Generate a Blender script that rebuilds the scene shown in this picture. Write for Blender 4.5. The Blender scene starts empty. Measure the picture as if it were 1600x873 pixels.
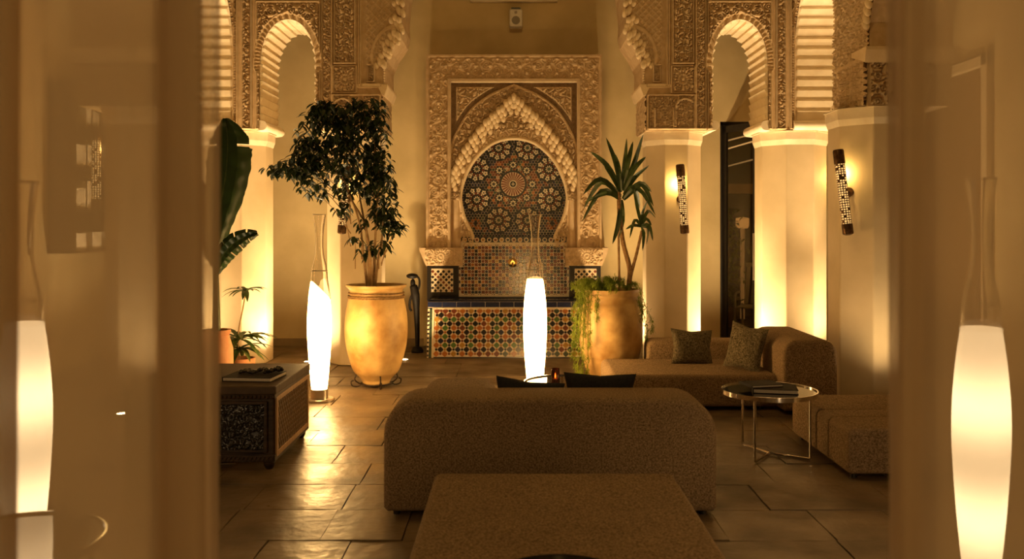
import bpy, bmesh, math, random
import numpy as np
from mathutils import Vector, Matrix

R = math.radians
rnd = random.Random(7)
scene = bpy.context.scene
COL = scene.collection

# ------------------------------------------------------------------ camera, world, exposure
FOC, CX, CY, EYE = 1400.0, 803.0, 352.0, 1.6          # focal length and principal point in 1600x873 pixels
cam_d = bpy.data.cameras.new('camera')
cam = bpy.data.objects.new('camera', cam_d)
COL.objects.link(cam)
cam.location = (0, 0, EYE)
cam.rotation_euler = (R(90), 0, 0)
cam_d.sensor_width = 36.0
cam_d.lens = FOC / 1600 * 36
cam_d.shift_x = (800 - CX) / 1600
cam_d.shift_y = (CY - 436.5) / 1600
cam_d.clip_start = 0.05
cam_d.dof.use_dof = True
cam_d.dof.focus_distance = 8.3
cam_d.dof.aperture_fstop = 2.4
scene.camera = cam

world = bpy.data.worlds.new('night')
scene.world = world
world.use_nodes = True
world.node_tree.nodes['Background'].inputs[0].default_value = (1.0, 0.56, 0.21, 1)
world.node_tree.nodes['Background'].inputs[1].default_value = 0.06

vs = scene.view_settings
vs.view_transform = 'Standard'
vs.look = 'None'
vs.exposure = 0.52
vs.gamma = 1.0
vs.use_curve_mapping = False
scene.cycles.use_denoising = True
scene.cycles.max_bounces = 10
scene.cycles.transparent_max_bounces = 24
scene.cycles.sample_clamp_indirect = 6.0
scene.cycles.caustics_reflective = False
scene.cycles.caustics_refractive = False

WARM = (1.0, 0.60, 0.175)
UPC = (1.0, 0.68, 0.33)


def point_light(name, loc, power, radius=0.05, color=WARM):
    d = bpy.data.lights.new(name, 'POINT')
    d.energy = power
    d.shadow_soft_size = radius
    d.color = color
    o = bpy.data.objects.new(name, d)
    o.location = loc
    COL.objects.link(o)
    return o


def spot_light(name, loc, target, power, angle=80, blend=0.6, radius=0.03, color=WARM):
    d = bpy.data.lights.new(name, 'SPOT')
    d.energy = power
    d.spot_size = R(angle)
    d.spot_blend = blend
    d.shadow_soft_size = radius
    d.color = color
    o = bpy.data.objects.new(name, d)
    o.location = loc
    o.rotation_euler = (Vector(target) - Vector(loc)).to_track_quat('-Z', 'Y').to_euler()
    COL.objects.link(o)
    return o


# added unseen fill lights: behind the camera and high over the courtyard
point_light('camera_side_fill', (0.3, -1.6, 2.6), 48, 0.25)
point_light('courtyard_fill', (0.0, 5.6, 5.6), 95, 0.35)


def at(px, py, Y):
    return Vector(((px - CX) * Y / FOC, Y, EYE - (py - CY) * Y / FOC))


def atx(px, Y):
    return (px - CX) * Y / FOC


def atz(py, Y):
    return EYE - (py - CY) * Y / FOC


# ------------------------------------------------------------------ materials
def new_mat(name):
    m = bpy.data.materials.new(name)
    m.use_nodes = True
    nt = m.node_tree
    return m, nt, nt.nodes['Principled BSDF']


def mat(name, c1, c2=None, rough=0.6, scale=6.0, bump=0.0, bscale=None, metallic=0.0, spec=0.5, detail=6.0, lo=0.35, hi=0.65,
        rough2=None, stretch=None, bdist=0.01):
    m, nt, b = new_mat(name)
    b.inputs['Roughness'].default_value = rough
    b.inputs['Metallic'].default_value = metallic
    b.inputs['Specular IOR Level'].default_value = spec
    b.inputs['Base Color'].default_value = (*c1, 1)
    N, L = nt.nodes, nt.links
    tc = N.new('ShaderNodeTexCoord')
    src = tc.outputs['Object']
    if stretch:
        mp = N.new('ShaderNodeMapping')
        mp.inputs['Scale'].default_value = stretch
        L.new(src, mp.inputs['Vector'])
        src = mp.outputs['Vector']
    if c2 is not None:
        n = N.new('ShaderNodeTexNoise')
        n.inputs['Scale'].default_value = scale
        n.inputs['Detail'].default_value = detail
        L.new(src, n.inputs['Vector'])
        r = N.new('ShaderNodeValToRGB')
        r.color_ramp.elements[0].position = lo
        r.color_ramp.elements[1].position = hi
        r.color_ramp.elements[0].color = (*c1, 1)
        r.color_ramp.elements[1].color = (*c2, 1)
        L.new(n.outputs['Fac'], r.inputs['Fac'])
        L.new(r.outputs['Color'], b.inputs['Base Color'])
        if rough2 is not None:
            mr = N.new('ShaderNodeMapRange')
            mr.inputs['From Min'].default_value = lo
            mr.inputs['From Max'].default_value = hi
            mr.inputs['To Min'].default_value = rough
            mr.inputs['To Max'].default_value = rough2
            L.new(n.outputs['Fac'], mr.inputs['Value'])
            L.new(mr.outputs['Result'], b.inputs['Roughness'])
    if bump:
        n2 = N.new('ShaderNodeTexNoise')
        n2.inputs['Scale'].default_value = bscale or scale * 4
        n2.inputs['Detail'].default_value = 5
        L.new(src, n2.inputs['Vector'])
        bp = N.new('ShaderNodeBump')
        bp.inputs['Strength'].default_value = bump
        bp.inputs['Distance'].default_value = bdist
        L.new(n2.outputs['Fac'], bp.inputs['Height'])
        L.new(bp.outputs['Normal'], b.inputs['Normal'])
    return m


def fabric_mat(name, c1, c2, wscale=560.0):
    m, nt, b = new_mat(name)
    N, L = nt.nodes, nt.links
    b.inputs['Roughness'].default_value = 0.95
    b.inputs['Specular IOR Level'].default_value = 0.15
    tc = N.new('ShaderNodeTexCoord')
    cols = []
    for st in ((1, 1, 7), (7, 1, 1), (1, 7, 1)):
        mp = N.new('ShaderNodeMapping')
        mp.inputs['Scale'].default_value = st
        L.new(tc.outputs['Object'], mp.inputs['Vector'])
        n = N.new('ShaderNodeTexNoise')
        n.inputs['Scale'].default_value = wscale / 5
        n.inputs['Detail'].default_value = 3
        L.new(mp.outputs['Vector'], n.inputs['Vector'])
        cols.append(n.outputs['Fac'])
    a = N.new('ShaderNodeMath'); a.operation = 'ADD'
    L.new(cols[0], a.inputs[0]); L.new(cols[1], a.inputs[1])
    a2 = N.new('ShaderNodeMath'); a2.operation = 'ADD'
    L.new(a.outputs[0], a2.inputs[0]); L.new(cols[2], a2.inputs[1])
    mr = N.new('ShaderNodeMapRange')
    mr.inputs['From Min'].default_value = 1.24
    mr.inputs['From Max'].default_value = 1.76
    L.new(a2.outputs[0], mr.inputs['Value'])
    big = N.new('ShaderNodeTexNoise')
    big.inputs['Scale'].default_value = 2.2
    L.new(tc.outputs['Object'], big.inputs['Vector'])
    mx = N.new('ShaderNodeMix'); mx.data_type = 'RGBA'
    mx.inputs[6].default_value = (*c1, 1)
    mx.inputs[7].default_value = (*c2, 1)
    L.new(mr.outputs['Result'], mx.inputs[0])
    mx2 = N.new('ShaderNodeMix'); mx2.data_type = 'RGBA'; mx2.blend_type = 'MULTIPLY'
    mx2.inputs[0].default_value = 0.35
    L.new(mx.outputs[2], mx2.inputs[6])
    L.new(big.outputs['Fac'], mx2.inputs[7])
    L.new(mx2.outputs[2], b.inputs['Base Color'])
    bp = N.new('ShaderNodeBump')
    bp.inputs['Strength'].default_value = 0.5
    bp.inputs['Distance'].default_value = 0.004
    L.new(a2.outputs[0], bp.inputs['Height'])
    L.new(bp.outputs['Normal'], b.inputs['Normal'])
    return m


def emit_mat(name, color, strength, base=(0.8, 0.75, 0.65)):
    m, nt, b = new_mat(name)
    b.inputs['Base Color'].default_value = (*base, 1)
    b.inputs['Emission Color'].default_value = (*color, 1)
    b.inputs['Emission Strength'].default_value = strength
    return m


def diffuser_mat(name, color, base, hot, spots, width):
    """a lamp shade with brighter bands where its bulbs sit (object-space heights)"""
    m, nt, b = new_mat(name)
    N, L = nt.nodes, nt.links
    b.inputs['Base Color'].default_value = (0.8, 0.76, 0.68, 1)
    b.inputs['Roughness'].default_value = 0.35
    b.inputs['Emission Color'].default_value = (*color, 1)
    tc = N.new('ShaderNodeTexCoord')
    sep = N.new('ShaderNodeSeparateXYZ')
    L.new(tc.outputs['Object'], sep.inputs[0])
    tot = None
    for z in spots:
        s1 = N.new('ShaderNodeMath'); s1.operation = 'SUBTRACT'; s1.inputs[1].default_value = z
        L.new(sep.outputs['Z'], s1.inputs[0])
        d = N.new('ShaderNodeMath'); d.operation = 'DIVIDE'; d.inputs[1].default_value = width
        L.new(s1.outputs[0], d.inputs[0])
        p = N.new('ShaderNodeMath'); p.operation = 'POWER'; p.inputs[1].default_value = 2
        ab = N.new('ShaderNodeMath'); ab.operation = 'ABSOLUTE'
        L.new(d.outputs[0], ab.inputs[0])
        L.new(ab.outputs[0], p.inputs[0])
        ng = N.new('ShaderNodeMath'); ng.operation = 'MULTIPLY'; ng.inputs[1].default_value = -1
        L.new(p.outputs[0], ng.inputs[0])
        e = N.new('ShaderNodeMath'); e.operation = 'EXPONENT'
        L.new(ng.outputs[0], e.inputs[0])
        if tot is None:
            tot = e.outputs[0]
        else:
            ad = N.new('ShaderNodeMath'); ad.operation = 'ADD'
            L.new(tot, ad.inputs[0]); L.new(e.outputs[0], ad.inputs[1])
            tot = ad.outputs[0]
    fin = N.new('ShaderNodeMath'); fin.operation = 'MULTIPLY_ADD'
    fin.inputs[1].default_value = hot
    fin.inputs[2].default_value = base
    L.new(tot, fin.inputs[0])
    L.new(fin.outputs[0], b.inputs['Emission Strength'])
    return m


def glass_mat(name, tint=(1, 1, 1), t=0.82, rough=0.02, milk=0.0):
    """thin clear glass: see-through with a glossy coat"""
    m, nt, b = new_mat(name)
    N, L = nt.nodes, nt.links
    out = N['Material Output']
    tr = N.new('ShaderNodeBsdfTransparent'); tr.inputs[0].default_value = (*tint, 1)
    gl = N.new('ShaderNodeBsdfGlossy'); gl.inputs['Roughness'].default_value = rough
    tl = N.new('ShaderNodeBsdfTranslucent'); tl.inputs[0].default_value = (0.9, 0.85, 0.75, 1)
    ms = N.new('ShaderNodeMixShader'); ms.inputs[0].default_value = milk
    L.new(gl.outputs[0], ms.inputs[1]); L.new(tl.outputs[0], ms.inputs[2])
    mx = N.new('ShaderNodeMixShader'); mx.inputs[0].default_value = 1 - t
    L.new(tr.outputs[0], mx.inputs[1]); L.new(ms.outputs[0], mx.inputs[2])
    L.new(mx.outputs[0], out.inputs[0])
    return m


def sheer_mat(name, color, t):
    m, nt, b = new_mat(name)
    N, L = nt.nodes, nt.links
    out = N['Material Output']
    tc = N.new('ShaderNodeTexCoord')
    n = N.new('ShaderNodeTexNoise'); n.inputs['Scale'].default_value = 900; n.inputs['Detail'].default_value = 2
    L.new(tc.outputs['Object'], n.inputs['Vector'])
    mr = N.new('ShaderNodeMapRange')
    mr.inputs['From Min'].default_value = 0.3; mr.inputs['From Max'].default_value = 0.7
    mr.inputs['To Min'].default_value = 1 - t - 0.05; mr.inputs['To Max'].default_value = 1 - t + 0.05
    L.new(n.outputs['Fac'], mr.inputs['Value'])
    tr = N.new('ShaderNodeBsdfTransparent')
    df = N.new('ShaderNodeBsdfDiffuse'); df.inputs[0].default_value = (*color, 1)
    tl = N.new('ShaderNodeBsdfTranslucent'); tl.inputs[0].default_value = (*color, 1)
    m1 = N.new('ShaderNodeMixShader'); m1.inputs[0].default_value = 0.45
    L.new(df.outputs[0], m1.inputs[1]); L.new(tl.outputs[0], m1.inputs[2])
    m2 = N.new('ShaderNodeMixShader')
    L.new(mr.outputs['Result'], m2.inputs[0])
    L.new(tr.outputs[0], m2.inputs[1]); L.new(m1.outputs[0], m2.inputs[2])
    L.new(m2.outputs[0], out.inputs[0])
    return m


def leaf_mat(name, c1, c2, trans=0.25, rough=0.45):
    m, nt, b = new_mat(name)
    N, L = nt.nodes, nt.links
    tc = N.new('ShaderNodeTexCoord')
    n = N.new('ShaderNodeTexNoise'); n.inputs['Scale'].default_value = 9
    L.new(tc.outputs['Object'], n.inputs['Vector'])
    r = N.new('ShaderNodeValToRGB')
    r.color_ramp.elements[0].position = 0.35; r.color_ramp.elements[1].position = 0.65
    r.color_ramp.elements[0].color = (*c1, 1); r.color_ramp.elements[1].color = (*c2, 1)
    L.new(n.outputs['Fac'], r.inputs['Fac'])
    L.new(r.outputs['Color'], b.inputs['Base Color'])
    b.inputs['Roughness'].default_value = rough
    tl = N.new('ShaderNodeBsdfTranslucent')
    L.new(r.outputs['Color'], tl.inputs[0])
    mx = N.new('ShaderNodeMixShader'); mx.inputs[0].default_value = trans
    L.new(b.outputs[0], mx.inputs[1]); L.new(tl.outputs[0], mx.inputs[2])
    L.new(mx.outputs[0], N['Material Output'].inputs[0])
    return m


PLASTER = mat('ochre_plaster', (0.47, 0.365, 0.18), (0.60, 0.475, 0.25), 0.75, 1.6, 0.25, 9, detail=9)
PILLARM = mat('pillar_plaster', (0.58, 0.46, 0.28), (0.68, 0.55, 0.36), 0.6, 2.2, 0.15, 14, detail=8)
STUCCO = mat('carved_stucco', (0.50, 0.35, 0.19), (0.60, 0.44, 0.26), 0.8, 14, 0.3, 160, bdist=0.004)
STUCCOL = mat('pale_stucco', (0.68, 0.52, 0.31), (0.76, 0.60, 0.38), 0.7, 9, 0.2, 60)
STUCCOD = mat('dark_net_stucco', (0.20, 0.125, 0.06), (0.27, 0.17, 0.085), 0.8, 30, 0.3, 160)
SOFFIT = mat('soffit_plaster', (0.72, 0.60, 0.42), (0.80, 0.69, 0.51), 0.7, 7, 0.1, 40)
FLOORM = mat('worn_stone', (0.07, 0.046, 0.023), (0.225, 0.155, 0.085), 0.48, 2.6, 0.55, 13, spec=0.55, detail=10, rough2=0.27, lo=0.3, hi=0.72)
GROUT = mat('floor_grout', (0.15, 0.11, 0.06), (0.22, 0.16, 0.09), 0.9, 30)
TWEED = fabric_mat('brown_tweed', (0.08, 0.05, 0.025), (0.56, 0.385, 0.215))
TWEED2 = fabric_mat('olive_boucle', (0.03, 0.024, 0.013), (0.30, 0.24, 0.14), 260)
BLACKF = mat('black_cloth', (0.006, 0.006, 0.008), (0.014, 0.012, 0.013), 0.9, 60)
WOODD = mat('dark_wood', (0.022, 0.012, 0.006), (0.06, 0.032, 0.014), 0.5, 9, 0.2, 60, spec=.25, stretch=(1, 1, 6))
WOODG = mat('golden_wood', (0.30, 0.16, 0.05), (0.42, 0.24, 0.09), 0.4, 8, stretch=(6, 6, 1))
WOODM = mat('mid_wood', (0.10, 0.055, 0.02), (0.2, 0.11, 0.045), 0.35, 12, stretch=(6, 6, 1))
CLAY = mat('ochre_clay', (0.27, 0.135, 0.03), (0.66, 0.45, 0.185), 0.5, 3.2, 0.35, 26, detail=9, lo=0.32, hi=0.62)
TERRA = mat('terracotta', (0.36, 0.15, 0.06), (0.46, 0.22, 0.1), 0.75, 7, 0.2, 40)
ROPE = mat('rope_fibre', (0.16, 0.09, 0.03), (0.28, 0.17, 0.07), 0.9, 60)
EBONY = mat('ebony', (.006, .005, .004), (.012, .009, .007), .5, 30, spec=.2)
IRON = mat('wrought_iron', (0.02, 0.014, 0.009), (0.05, 0.03, 0.018), 0.55, 30, metallic=0.6)
BRONZE = mat('bronze', (0.06, 0.03, 0.012), (0.13, 0.07, 0.03), 0.4, 40, metallic=0.8)
BRASS = mat('brass', (0.65, 0.42, 0.13), (0.75, 0.5, 0.18), 0.22, 20, metallic=1.0)
CHROME = mat('chrome', (0.75, 0.72, 0.68), None, 0.12, metallic=1.0)
STEEL = mat('brushed_steel', (0.55, 0.5, 0.44), (0.62, 0.57, 0.5), 0.3, 90, metallic=1.0)
DGLASS = mat('smoked_glass', (0.012, 0.010, 0.008), None, 0.05, spec=0.9)
GLASS, _nt, _b = new_mat('clear_glass')
_b.inputs['Base Color'].default_value = (0.98, 0.96, 0.93, 1)
_b.inputs['Roughness'].default_value = 0.02
_b.inputs['IOR'].default_value = 1.45
_b.inputs['Transmission Weight'].default_value = 1.0
AMBERG = glass_mat('amber_glass', (0.55, 0.26, 0.12), 0.85, 0.1)
PANE = glass_mat('door_glass', (0.62, 0.56, 0.46), 0.93, 0.03)
BLACKM = mat('black_metal', (0.012, 0.010, 0.008), (0.02, 0.016, 0.012), 0.4, 20)
BLACKGL = mat('black_gloss', (0.010, 0.008, 0.007), (0.02, 0.015, 0.012), 0.2, 30)
WHITEP = mat('white_plastic', (0.62, 0.58, 0.5), (0.7, 0.66, 0.58), 0.5, 20)
CREAMP = mat('cream_paint', (0.66, 0.58, 0.42), (0.72, 0.64, 0.48), 0.5, 12)
PAPER = mat('paper', (0.62, 0.55, 0.42), (0.7, 0.63, 0.5), 0.8, 120)
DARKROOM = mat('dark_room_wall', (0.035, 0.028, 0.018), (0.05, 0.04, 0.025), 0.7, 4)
BARK = mat('pale_bark', (0.30, 0.18, 0.08), (0.42, 0.27, 0.13), 0.8, 20, 0.4, 60)
BARKY = mat('yucca_bark', (0.22, 0.12, 0.045), (0.36, 0.21, 0.09), 0.85, 40, 0.6, 90)
LEAF = leaf_mat('ficus_leaf', (0.014, 0.026, 0.006), (0.034, 0.056, 0.013), 0.16)
LEAFY = leaf_mat('yucca_leaf', (0.022, 0.042, 0.009), (0.06, 0.095, 0.02), 0.22)
LEAFB = leaf_mat('banana_leaf', (0.016, 0.045, 0.008), (0.03, 0.075, 0.014), 0.3)
LEAFD = leaf_mat('dracaena_leaf', (0.04, 0.075, 0.015), (0.11, 0.15, 0.035), 0.3)
LEAFF = leaf_mat('fern_leaf', (0.15, 0.22, 0.02), (0.33, 0.40, 0.06), 0.45)
SOIL = mat('soil', (0.03, 0.018, 0.01), (0.06, 0.036, 0.02), 0.95, 30)
WATER = mat('water', (0.01, 0.012, 0.012), None, 0.04, spec=0.8)
SHEER = sheer_mat('sheer_voile', (0.74, 0.60, 0.44), 0.19)


def tile_mat(name, c, c2=None, rough=0.22):
    return mat(name, c, c2 or tuple(x * 1.35 for x in c), rough, 40, 0.0, spec=0.5)


T_CREAM = tile_mat('glaze_cream', (0.56, 0.46, 0.30), (0.66, 0.55, 0.38), 0.3)
T_NAVY = tile_mat('glaze_navy', (0.010, 0.012, 0.030))
T_BLACK = tile_mat('glaze_black', (0.010, 0.008, 0.007))
T_RED = tile_mat('glaze_oxblood', (0.12, 0.030, 0.012))
T_ORANGE = tile_mat('glaze_rust', (0.30, 0.10, 0.022))
T_OCHRE = tile_mat('glaze_ochre', (0.30, 0.16, 0.03))
T_GREEN = tile_mat('glaze_green', (0.055, 0.11, 0.022))
T_DGREEN = tile_mat('glaze_dark_green', (0.03, 0.045, 0.025))
TILES = [T_CREAM, T_NAVY, T_BLACK, T_RED, T_ORANGE, T_OCHRE, T_GREEN, T_DGREEN]
CREAM, NAVY, BLACK, RED, ORANGE, OCHRE, GREEN, DGREEN = range(8)


# ------------------------------------------------------------------ builders
def tag(o, label=None, cat=None, group=None, kind=None):
    if label: o['label'] = label
    if cat: o['category'] = cat
    if group: o['group'] = group
    if kind: o['kind'] = kind
    return o


def empty(name, loc=(0, 0, 0), rz=0.0):
    o = bpy.data.objects.new(name, None)
    o.empty_display_size = 0.1
    COL.objects.link(o)
    o.location = loc
    o.rotation_euler = (0, 0, rz)
    return o


def link_mesh(name, me, parent=None, loc=None, rot=None, scale=None):
    o = bpy.data.objects.new(name, me)
    COL.objects.link(o)
    if parent: o.parent = parent
    if loc is not None: o.location = loc
    if rot is not None: o.rotation_euler = rot
    if scale is not None: o.scale = scale
    return o


def copy_tree(o, parent=None):
    c = o.copy()
    COL.objects.link(c)
    c.parent = parent
    for ch in list(o.children):
        copy_tree(ch, c)
    return c


class MB:
    def __init__(s):
        s.v, s.f, s.m = [], [], []

    def add(s, vs, fs, mi=0):
        b = len(s.v)
        s.v.extend([tuple(p) for p in vs])
        for f in fs:
            s.f.append(tuple(i + b for i in f)); s.m.append(mi)
        return s

    def box(s, x0, x1, y0, y1, z0, z1, mi=0, M=None):
        vs = [Vector(p) for p in ((x0, y0, z0), (x1, y0, z0), (x1, y1, z0), (x0, y1, z0), (x0, y0, z1), (x1, y0, z1), (x1, y1, z1), (x0, y1, z1))]
        if M is not None: vs = [M @ p for p in vs]
        return s.add(vs, [(0, 3, 2, 1), (4, 5, 6, 7), (0, 1, 5, 4), (1, 2, 6, 5), (2, 3, 7, 6), (3, 0, 4, 7)], mi)

    def lathe(s, prof, n=32, c=(0, 0), mi=0, cap0=True, cap1=True, M=None):
        vs, fs = [], []
        for (r, z) in prof:
            for k in range(n):
                a = 2 * math.pi * k / n
                vs.append(Vector((c[0] + r * math.cos(a), c[1] + r * math.sin(a), z)))
        for i in range(len(prof) - 1):
            for k in range(n):
                k2 = (k + 1) % n
                fs.append((i * n + k, i * n + k2, (i + 1) * n + k2, (i + 1) * n + k))
        if cap0: fs.append(tuple(range(n - 1, -1, -1)))
        if cap1: fs.append(tuple((len(prof) - 1) * n + k for k in range(n)))
        if M is not None: vs = [M @ p for p in vs]
        return s.add(vs, fs, mi)

    def tube(s, pts, rad, n=8, mi=0, closed=False, cap=True):
        pts = [Vector(p) for p in pts]
        m = len(pts)
        rr = rad if isinstance(rad, (list, tuple)) else [rad] * m
        vs, fs = [], []
        up = None
        for i in range(m):
            if closed:
                t = pts[(i + 1) % m] - pts[i - 1]
            else:
                t = pts[min(i + 1, m - 1)] - pts[max(i - 1, 0)]
            if t.length < 1e-9: t = Vector((0, 0, 1))
            t.normalize()
            if up is None:
                up = Vector((0, 0, 1)) if abs(t.z) < 0.9 else Vector((1, 0, 0))
            a = t.cross(up)
            if a.length < 1e-6: a = t.cross(Vector((0, 1, 0)))
            a.normalize()
            b = a.cross(t).normalized()
            up = b
            for k in range(n):
                th = 2 * math.pi * k / n
                vs.append(pts[i] + (a * math.cos(th) + b * math.sin(th)) * rr[i])
        last = m if closed else m - 1
        for i in range(last):
            j = (i + 1) % m
            for k in range(n):
                k2 = (k + 1) % n
                fs.append((i * n + k, j * n + k, j * n + k2, i * n + k2))
        if cap and not closed:
            fs.append(tuple(range(n)))
            fs.append(tuple((m - 1) * n + k for k in range(n - 1, -1, -1)))
        return s.add(vs, fs, mi)

    def prism(s, poly, fr, h0, h1, mi=0, bottom=False):
        """poly: (u,v) outline, fr(u,v,h)->point"""
        n = len(poly)
        vs = [fr(u, v, h0) for u, v in poly] + [fr(u, v, h1) for u, v in poly]
        fs = [tuple(range(n, 2 * n))]
        for k in range(n):
            k2 = (k + 1) % n
            fs.append((k, k2, n + k2, n + k))
        if bottom: fs.append(tuple(range(n - 1, -1, -1)))
        return s.add(vs, fs, mi)

    def ellipsoid(s, c, rx, ry, rz, nu=10, nv=6, mi=0, M=None):
        vs, fs = [], []
        for j in range(nv + 1):
            ph = -math.pi / 2 + math.pi * j / nv
            for k in range(nu):
                a = 2 * math.pi * k / nu
                p = Vector((rx * math.cos(ph) * math.cos(a), ry * math.cos(ph) * math.sin(a), rz * math.sin(ph)))
                if M is not None: p = M @ p
                vs.append(Vector(c) + p)
        for j in range(nv):
            for k in range(nu):
                k2 = (k + 1) % nu
                fs.append((j * nu + k, j * nu + k2, (j + 1) * nu + k2, (j + 1) * nu + k))
        return s.add(vs, fs, mi)

    def mesh(s, name, mats, smooth=False, sx=1, offset=None, recalc=False, tri=False):
        me = bpy.data.meshes.new(name)
        v, f = s.v, s.f
        if offset is not None:
            ox, oy, oz = offset
            v = [(p[0] - ox, p[1] - oy, p[2] - oz) for p in v]
        if sx < 0:
            v = [(-p[0], p[1], p[2]) for p in v]
            f = [tuple(reversed(q)) for q in f]
        me.from_pydata(v, [], f)
        if not isinstance(mats, (list, tuple)): mats = [mats]
        for m_ in mats: me.materials.append(m_)
        if len(mats) > 1:
            me.polygons.foreach_set('material_index', s.m)
        if recalc or tri:
            bm = bmesh.new(); bm.from_mesh(me)
            if tri:
                bmesh.ops.triangulate(bm, faces=[q for q in bm.faces if len(q.verts) > 4])
            bmesh.ops.remove_doubles(bm, verts=bm.verts, dist=1e-6)
            bmesh.ops.recalc_face_normals(bm, faces=bm.faces)
            bm.to_mesh(me); bm.free()
        if smooth:
            me.polygons.foreach_set('use_smooth', [True] * len(me.polygons))
            me.set_sharp_from_angle(angle=R(40))
        me.update()
        return me

    def build(s, name, mats, parent=None, smooth=False, bevel=0.0, segs=2, loc=None, rot=None, sx=1, offset=None, recalc=True, tri=False):
        o = link_mesh(name, s.mesh(name, mats, smooth, sx, offset, recalc, tri), parent, loc, rot)
        if bevel:
            md = o.modifiers.new('soft_edge', 'BEVEL')
            md.width = bevel; md.segments = segs; md.limit_method = 'ANGLE'; md.angle_limit = R(35)
            md.harden_normals = False
        return o


def frame(o, ux, uy, n):
    o, ux, uy, n = Vector(o), Vector(ux), Vector(uy), Vector(n)
    return lambda u, v, h: o + ux * u + uy * v + n * h


def soft_block(name, w, d, h, r_end, r_edge, material, parent, loc=(0, 0, 0), rot=(0, 0, 0), round_bottom=0.02, segs=7):
    """upholstered block: base centre at origin, top corners (seen along Y) rounded by r_end, all long edges by r_edge"""
    pts = []
    for (cx, cz, r, a0) in ((w / 2 - r_end, h - r_end, r_end, 0), (-w / 2 + r_end, h - r_end, r_end, 90)):
        for k in range(segs + 1):
            a = R(a0 + 90 * k / segs)
            pts.append((cx + r * math.cos(a), cz + r * math.sin(a)))
    r = round_bottom
    pts += [(-w / 2, r), (-w / 2 + r, 0), (w / 2 - r, 0), (w / 2, r)]
    bm = bmesh.new()
    vs = [bm.verts.new((x, -d / 2, z)) for x, z in pts]
    f = bm.faces.new(vs)
    ext = bmesh.ops.extrude_face_region(bm, geom=[f])
    nv = [e for e in ext['geom'] if isinstance(e, bmesh.types.BMVert)]
    bmesh.ops.translate(bm, verts=nv, vec=(0, d, 0))
    bmesh.ops.recalc_face_normals(bm, faces=bm.faces)
    ed = [e for e in bm.edges if abs(e.verts[0].co.y - e.verts[1].co.y) < 1e-6]
    bmesh.ops.bevel(bm, geom=ed, offset=r_edge, segments=4, profile=0.5, affect='EDGES', clamp_overlap=True)
    me = bpy.data.meshes.new(name)
    bm.to_mesh(me); bm.free()
    me.materials.append(material)
    me.polygons.foreach_set('use_smooth', [True] * len(me.polygons))
    me.set_sharp_from_angle(angle=R(50))
    return link_mesh(name, me, parent, loc, rot)


def pillow_mesh(name, w, h, t, material, n=14):
    b = MB()
    vs, fs = [], []
    for side in (1, -1):
        for j in range(n + 1):
            for i in range(n + 1):
                u, v = -1 + 2 * i / n, -1 + 2 * j / n
                k = max(0, (1 - u * u)) ** 0.45 * max(0, (1 - v * v)) ** 0.45
                pin = 1 - 0.07 * (1 - abs(u)) * abs(v) ** 4 * 2
                pin2 = 1 - 0.07 * (1 - abs(v)) * abs(u) ** 4 * 2
                wr = 0.006 * math.sin(7 * u + 3 * v) * k
                vs.append((u * w / 2 * pin2, side * (t / 2 * k + wr), v * h / 2 * pin))
    m = (n + 1) ** 2
    for sidx in (0, 1):
        for j in range(n):
            for i in range(n):
                a = sidx * m + j * (n + 1) + i
                q = (a, a + 1, a + n + 2, a + n + 1)
                fs.append(q if sidx == 1 else tuple(reversed(q)))
    b.add(vs, fs)
    return b.mesh(name, material, True, recalc=True)


# relief patterns (numpy, 0..1)
def sm(x, a, b):
    t = np.clip((x - a) / (b - a), 0, 1)
    return t * t * (3 - 2 * t)


def p_geo(u, v, s):
    k = 2 * np.pi / s
    f = np.cos(k * u) + np.cos(k * v) + np.cos(k * (u + v) / 1.41421) + np.cos(k * (u - v) / 1.41421)
    return 0.5 + 0.5 * np.tanh(4.0 * np.sin(2.0 * f))


def p_floral(u, v, s):
    k = 2 * np.pi / s
    a = u + 0.20 * s * np.sin(k * v * 0.8) + 0.1 * s * np.sin(k * u * 1.7 + 1.3)
    b = v + 0.20 * s * np.sin(k * u * 0.9 + 0.7) + 0.1 * s * np.sin(k * v * 1.6)
    f = np.sin(k * a) * np.sin(k * b) * 1.4 + 0.6 * np.sin(k * (a + b) * 0.5)
    return 0.5 + 0.5 * np.tanh(3.5 * np.sin(3.0 * f))


def p_net(u, v, s):
    a = np.abs(np.sin(np.pi * (u + v) / s)); b = np.abs(np.sin(np.pi * (u - v) / s))
    return 1 - sm(np.minimum(a, b), 0.25, 0.6)


def p_flower(u, v, s):
    """rows of small bosses on an interlace ground"""
    g = p_geo(u, v, s * 0.5) * 0.55
    uu = (u / s + 0.5 * np.floor(v / (s * 0.5))) % 1 - 0.5
    vv = (v / (s * 0.5)) % 1 - 0.5
    d = np.sqrt(uu * uu + (vv * 0.5) ** 2)
    boss = 1.6 * (1 - sm(d, 0.07, 0.13))
    return np.maximum(g, boss)


def p_script(u, v, s):
    k = 2 * np.pi / s
    f = np.sin(k * v * 0.6) * 1.2 + np.sin(k * u * 0.9 + 1.5 * np.sin(k * v * 0.35)) + 0.5 * np.sin(k * (u - v) * 1.2)
    return 0.5 + 0.5 * np.tanh(2.5 * np.sin(2.8 * f))


def p_rosette(u, v, cu, cv, rad):
    x, y = u - cu, v - cv
    r = np.sqrt(x * x + y * y) / rad; a = np.arctan2(y, x)
    pet = np.cos(16 * a) * (0.3 + 0.7 * r)
    g = 0.5 + 0.5 * np.tanh(2.5 * (pet + np.sin(15 * r) * 0.6))
    return g * (r < 1) + (r >= 1) * p_geo(u, v, 0.08)


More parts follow.
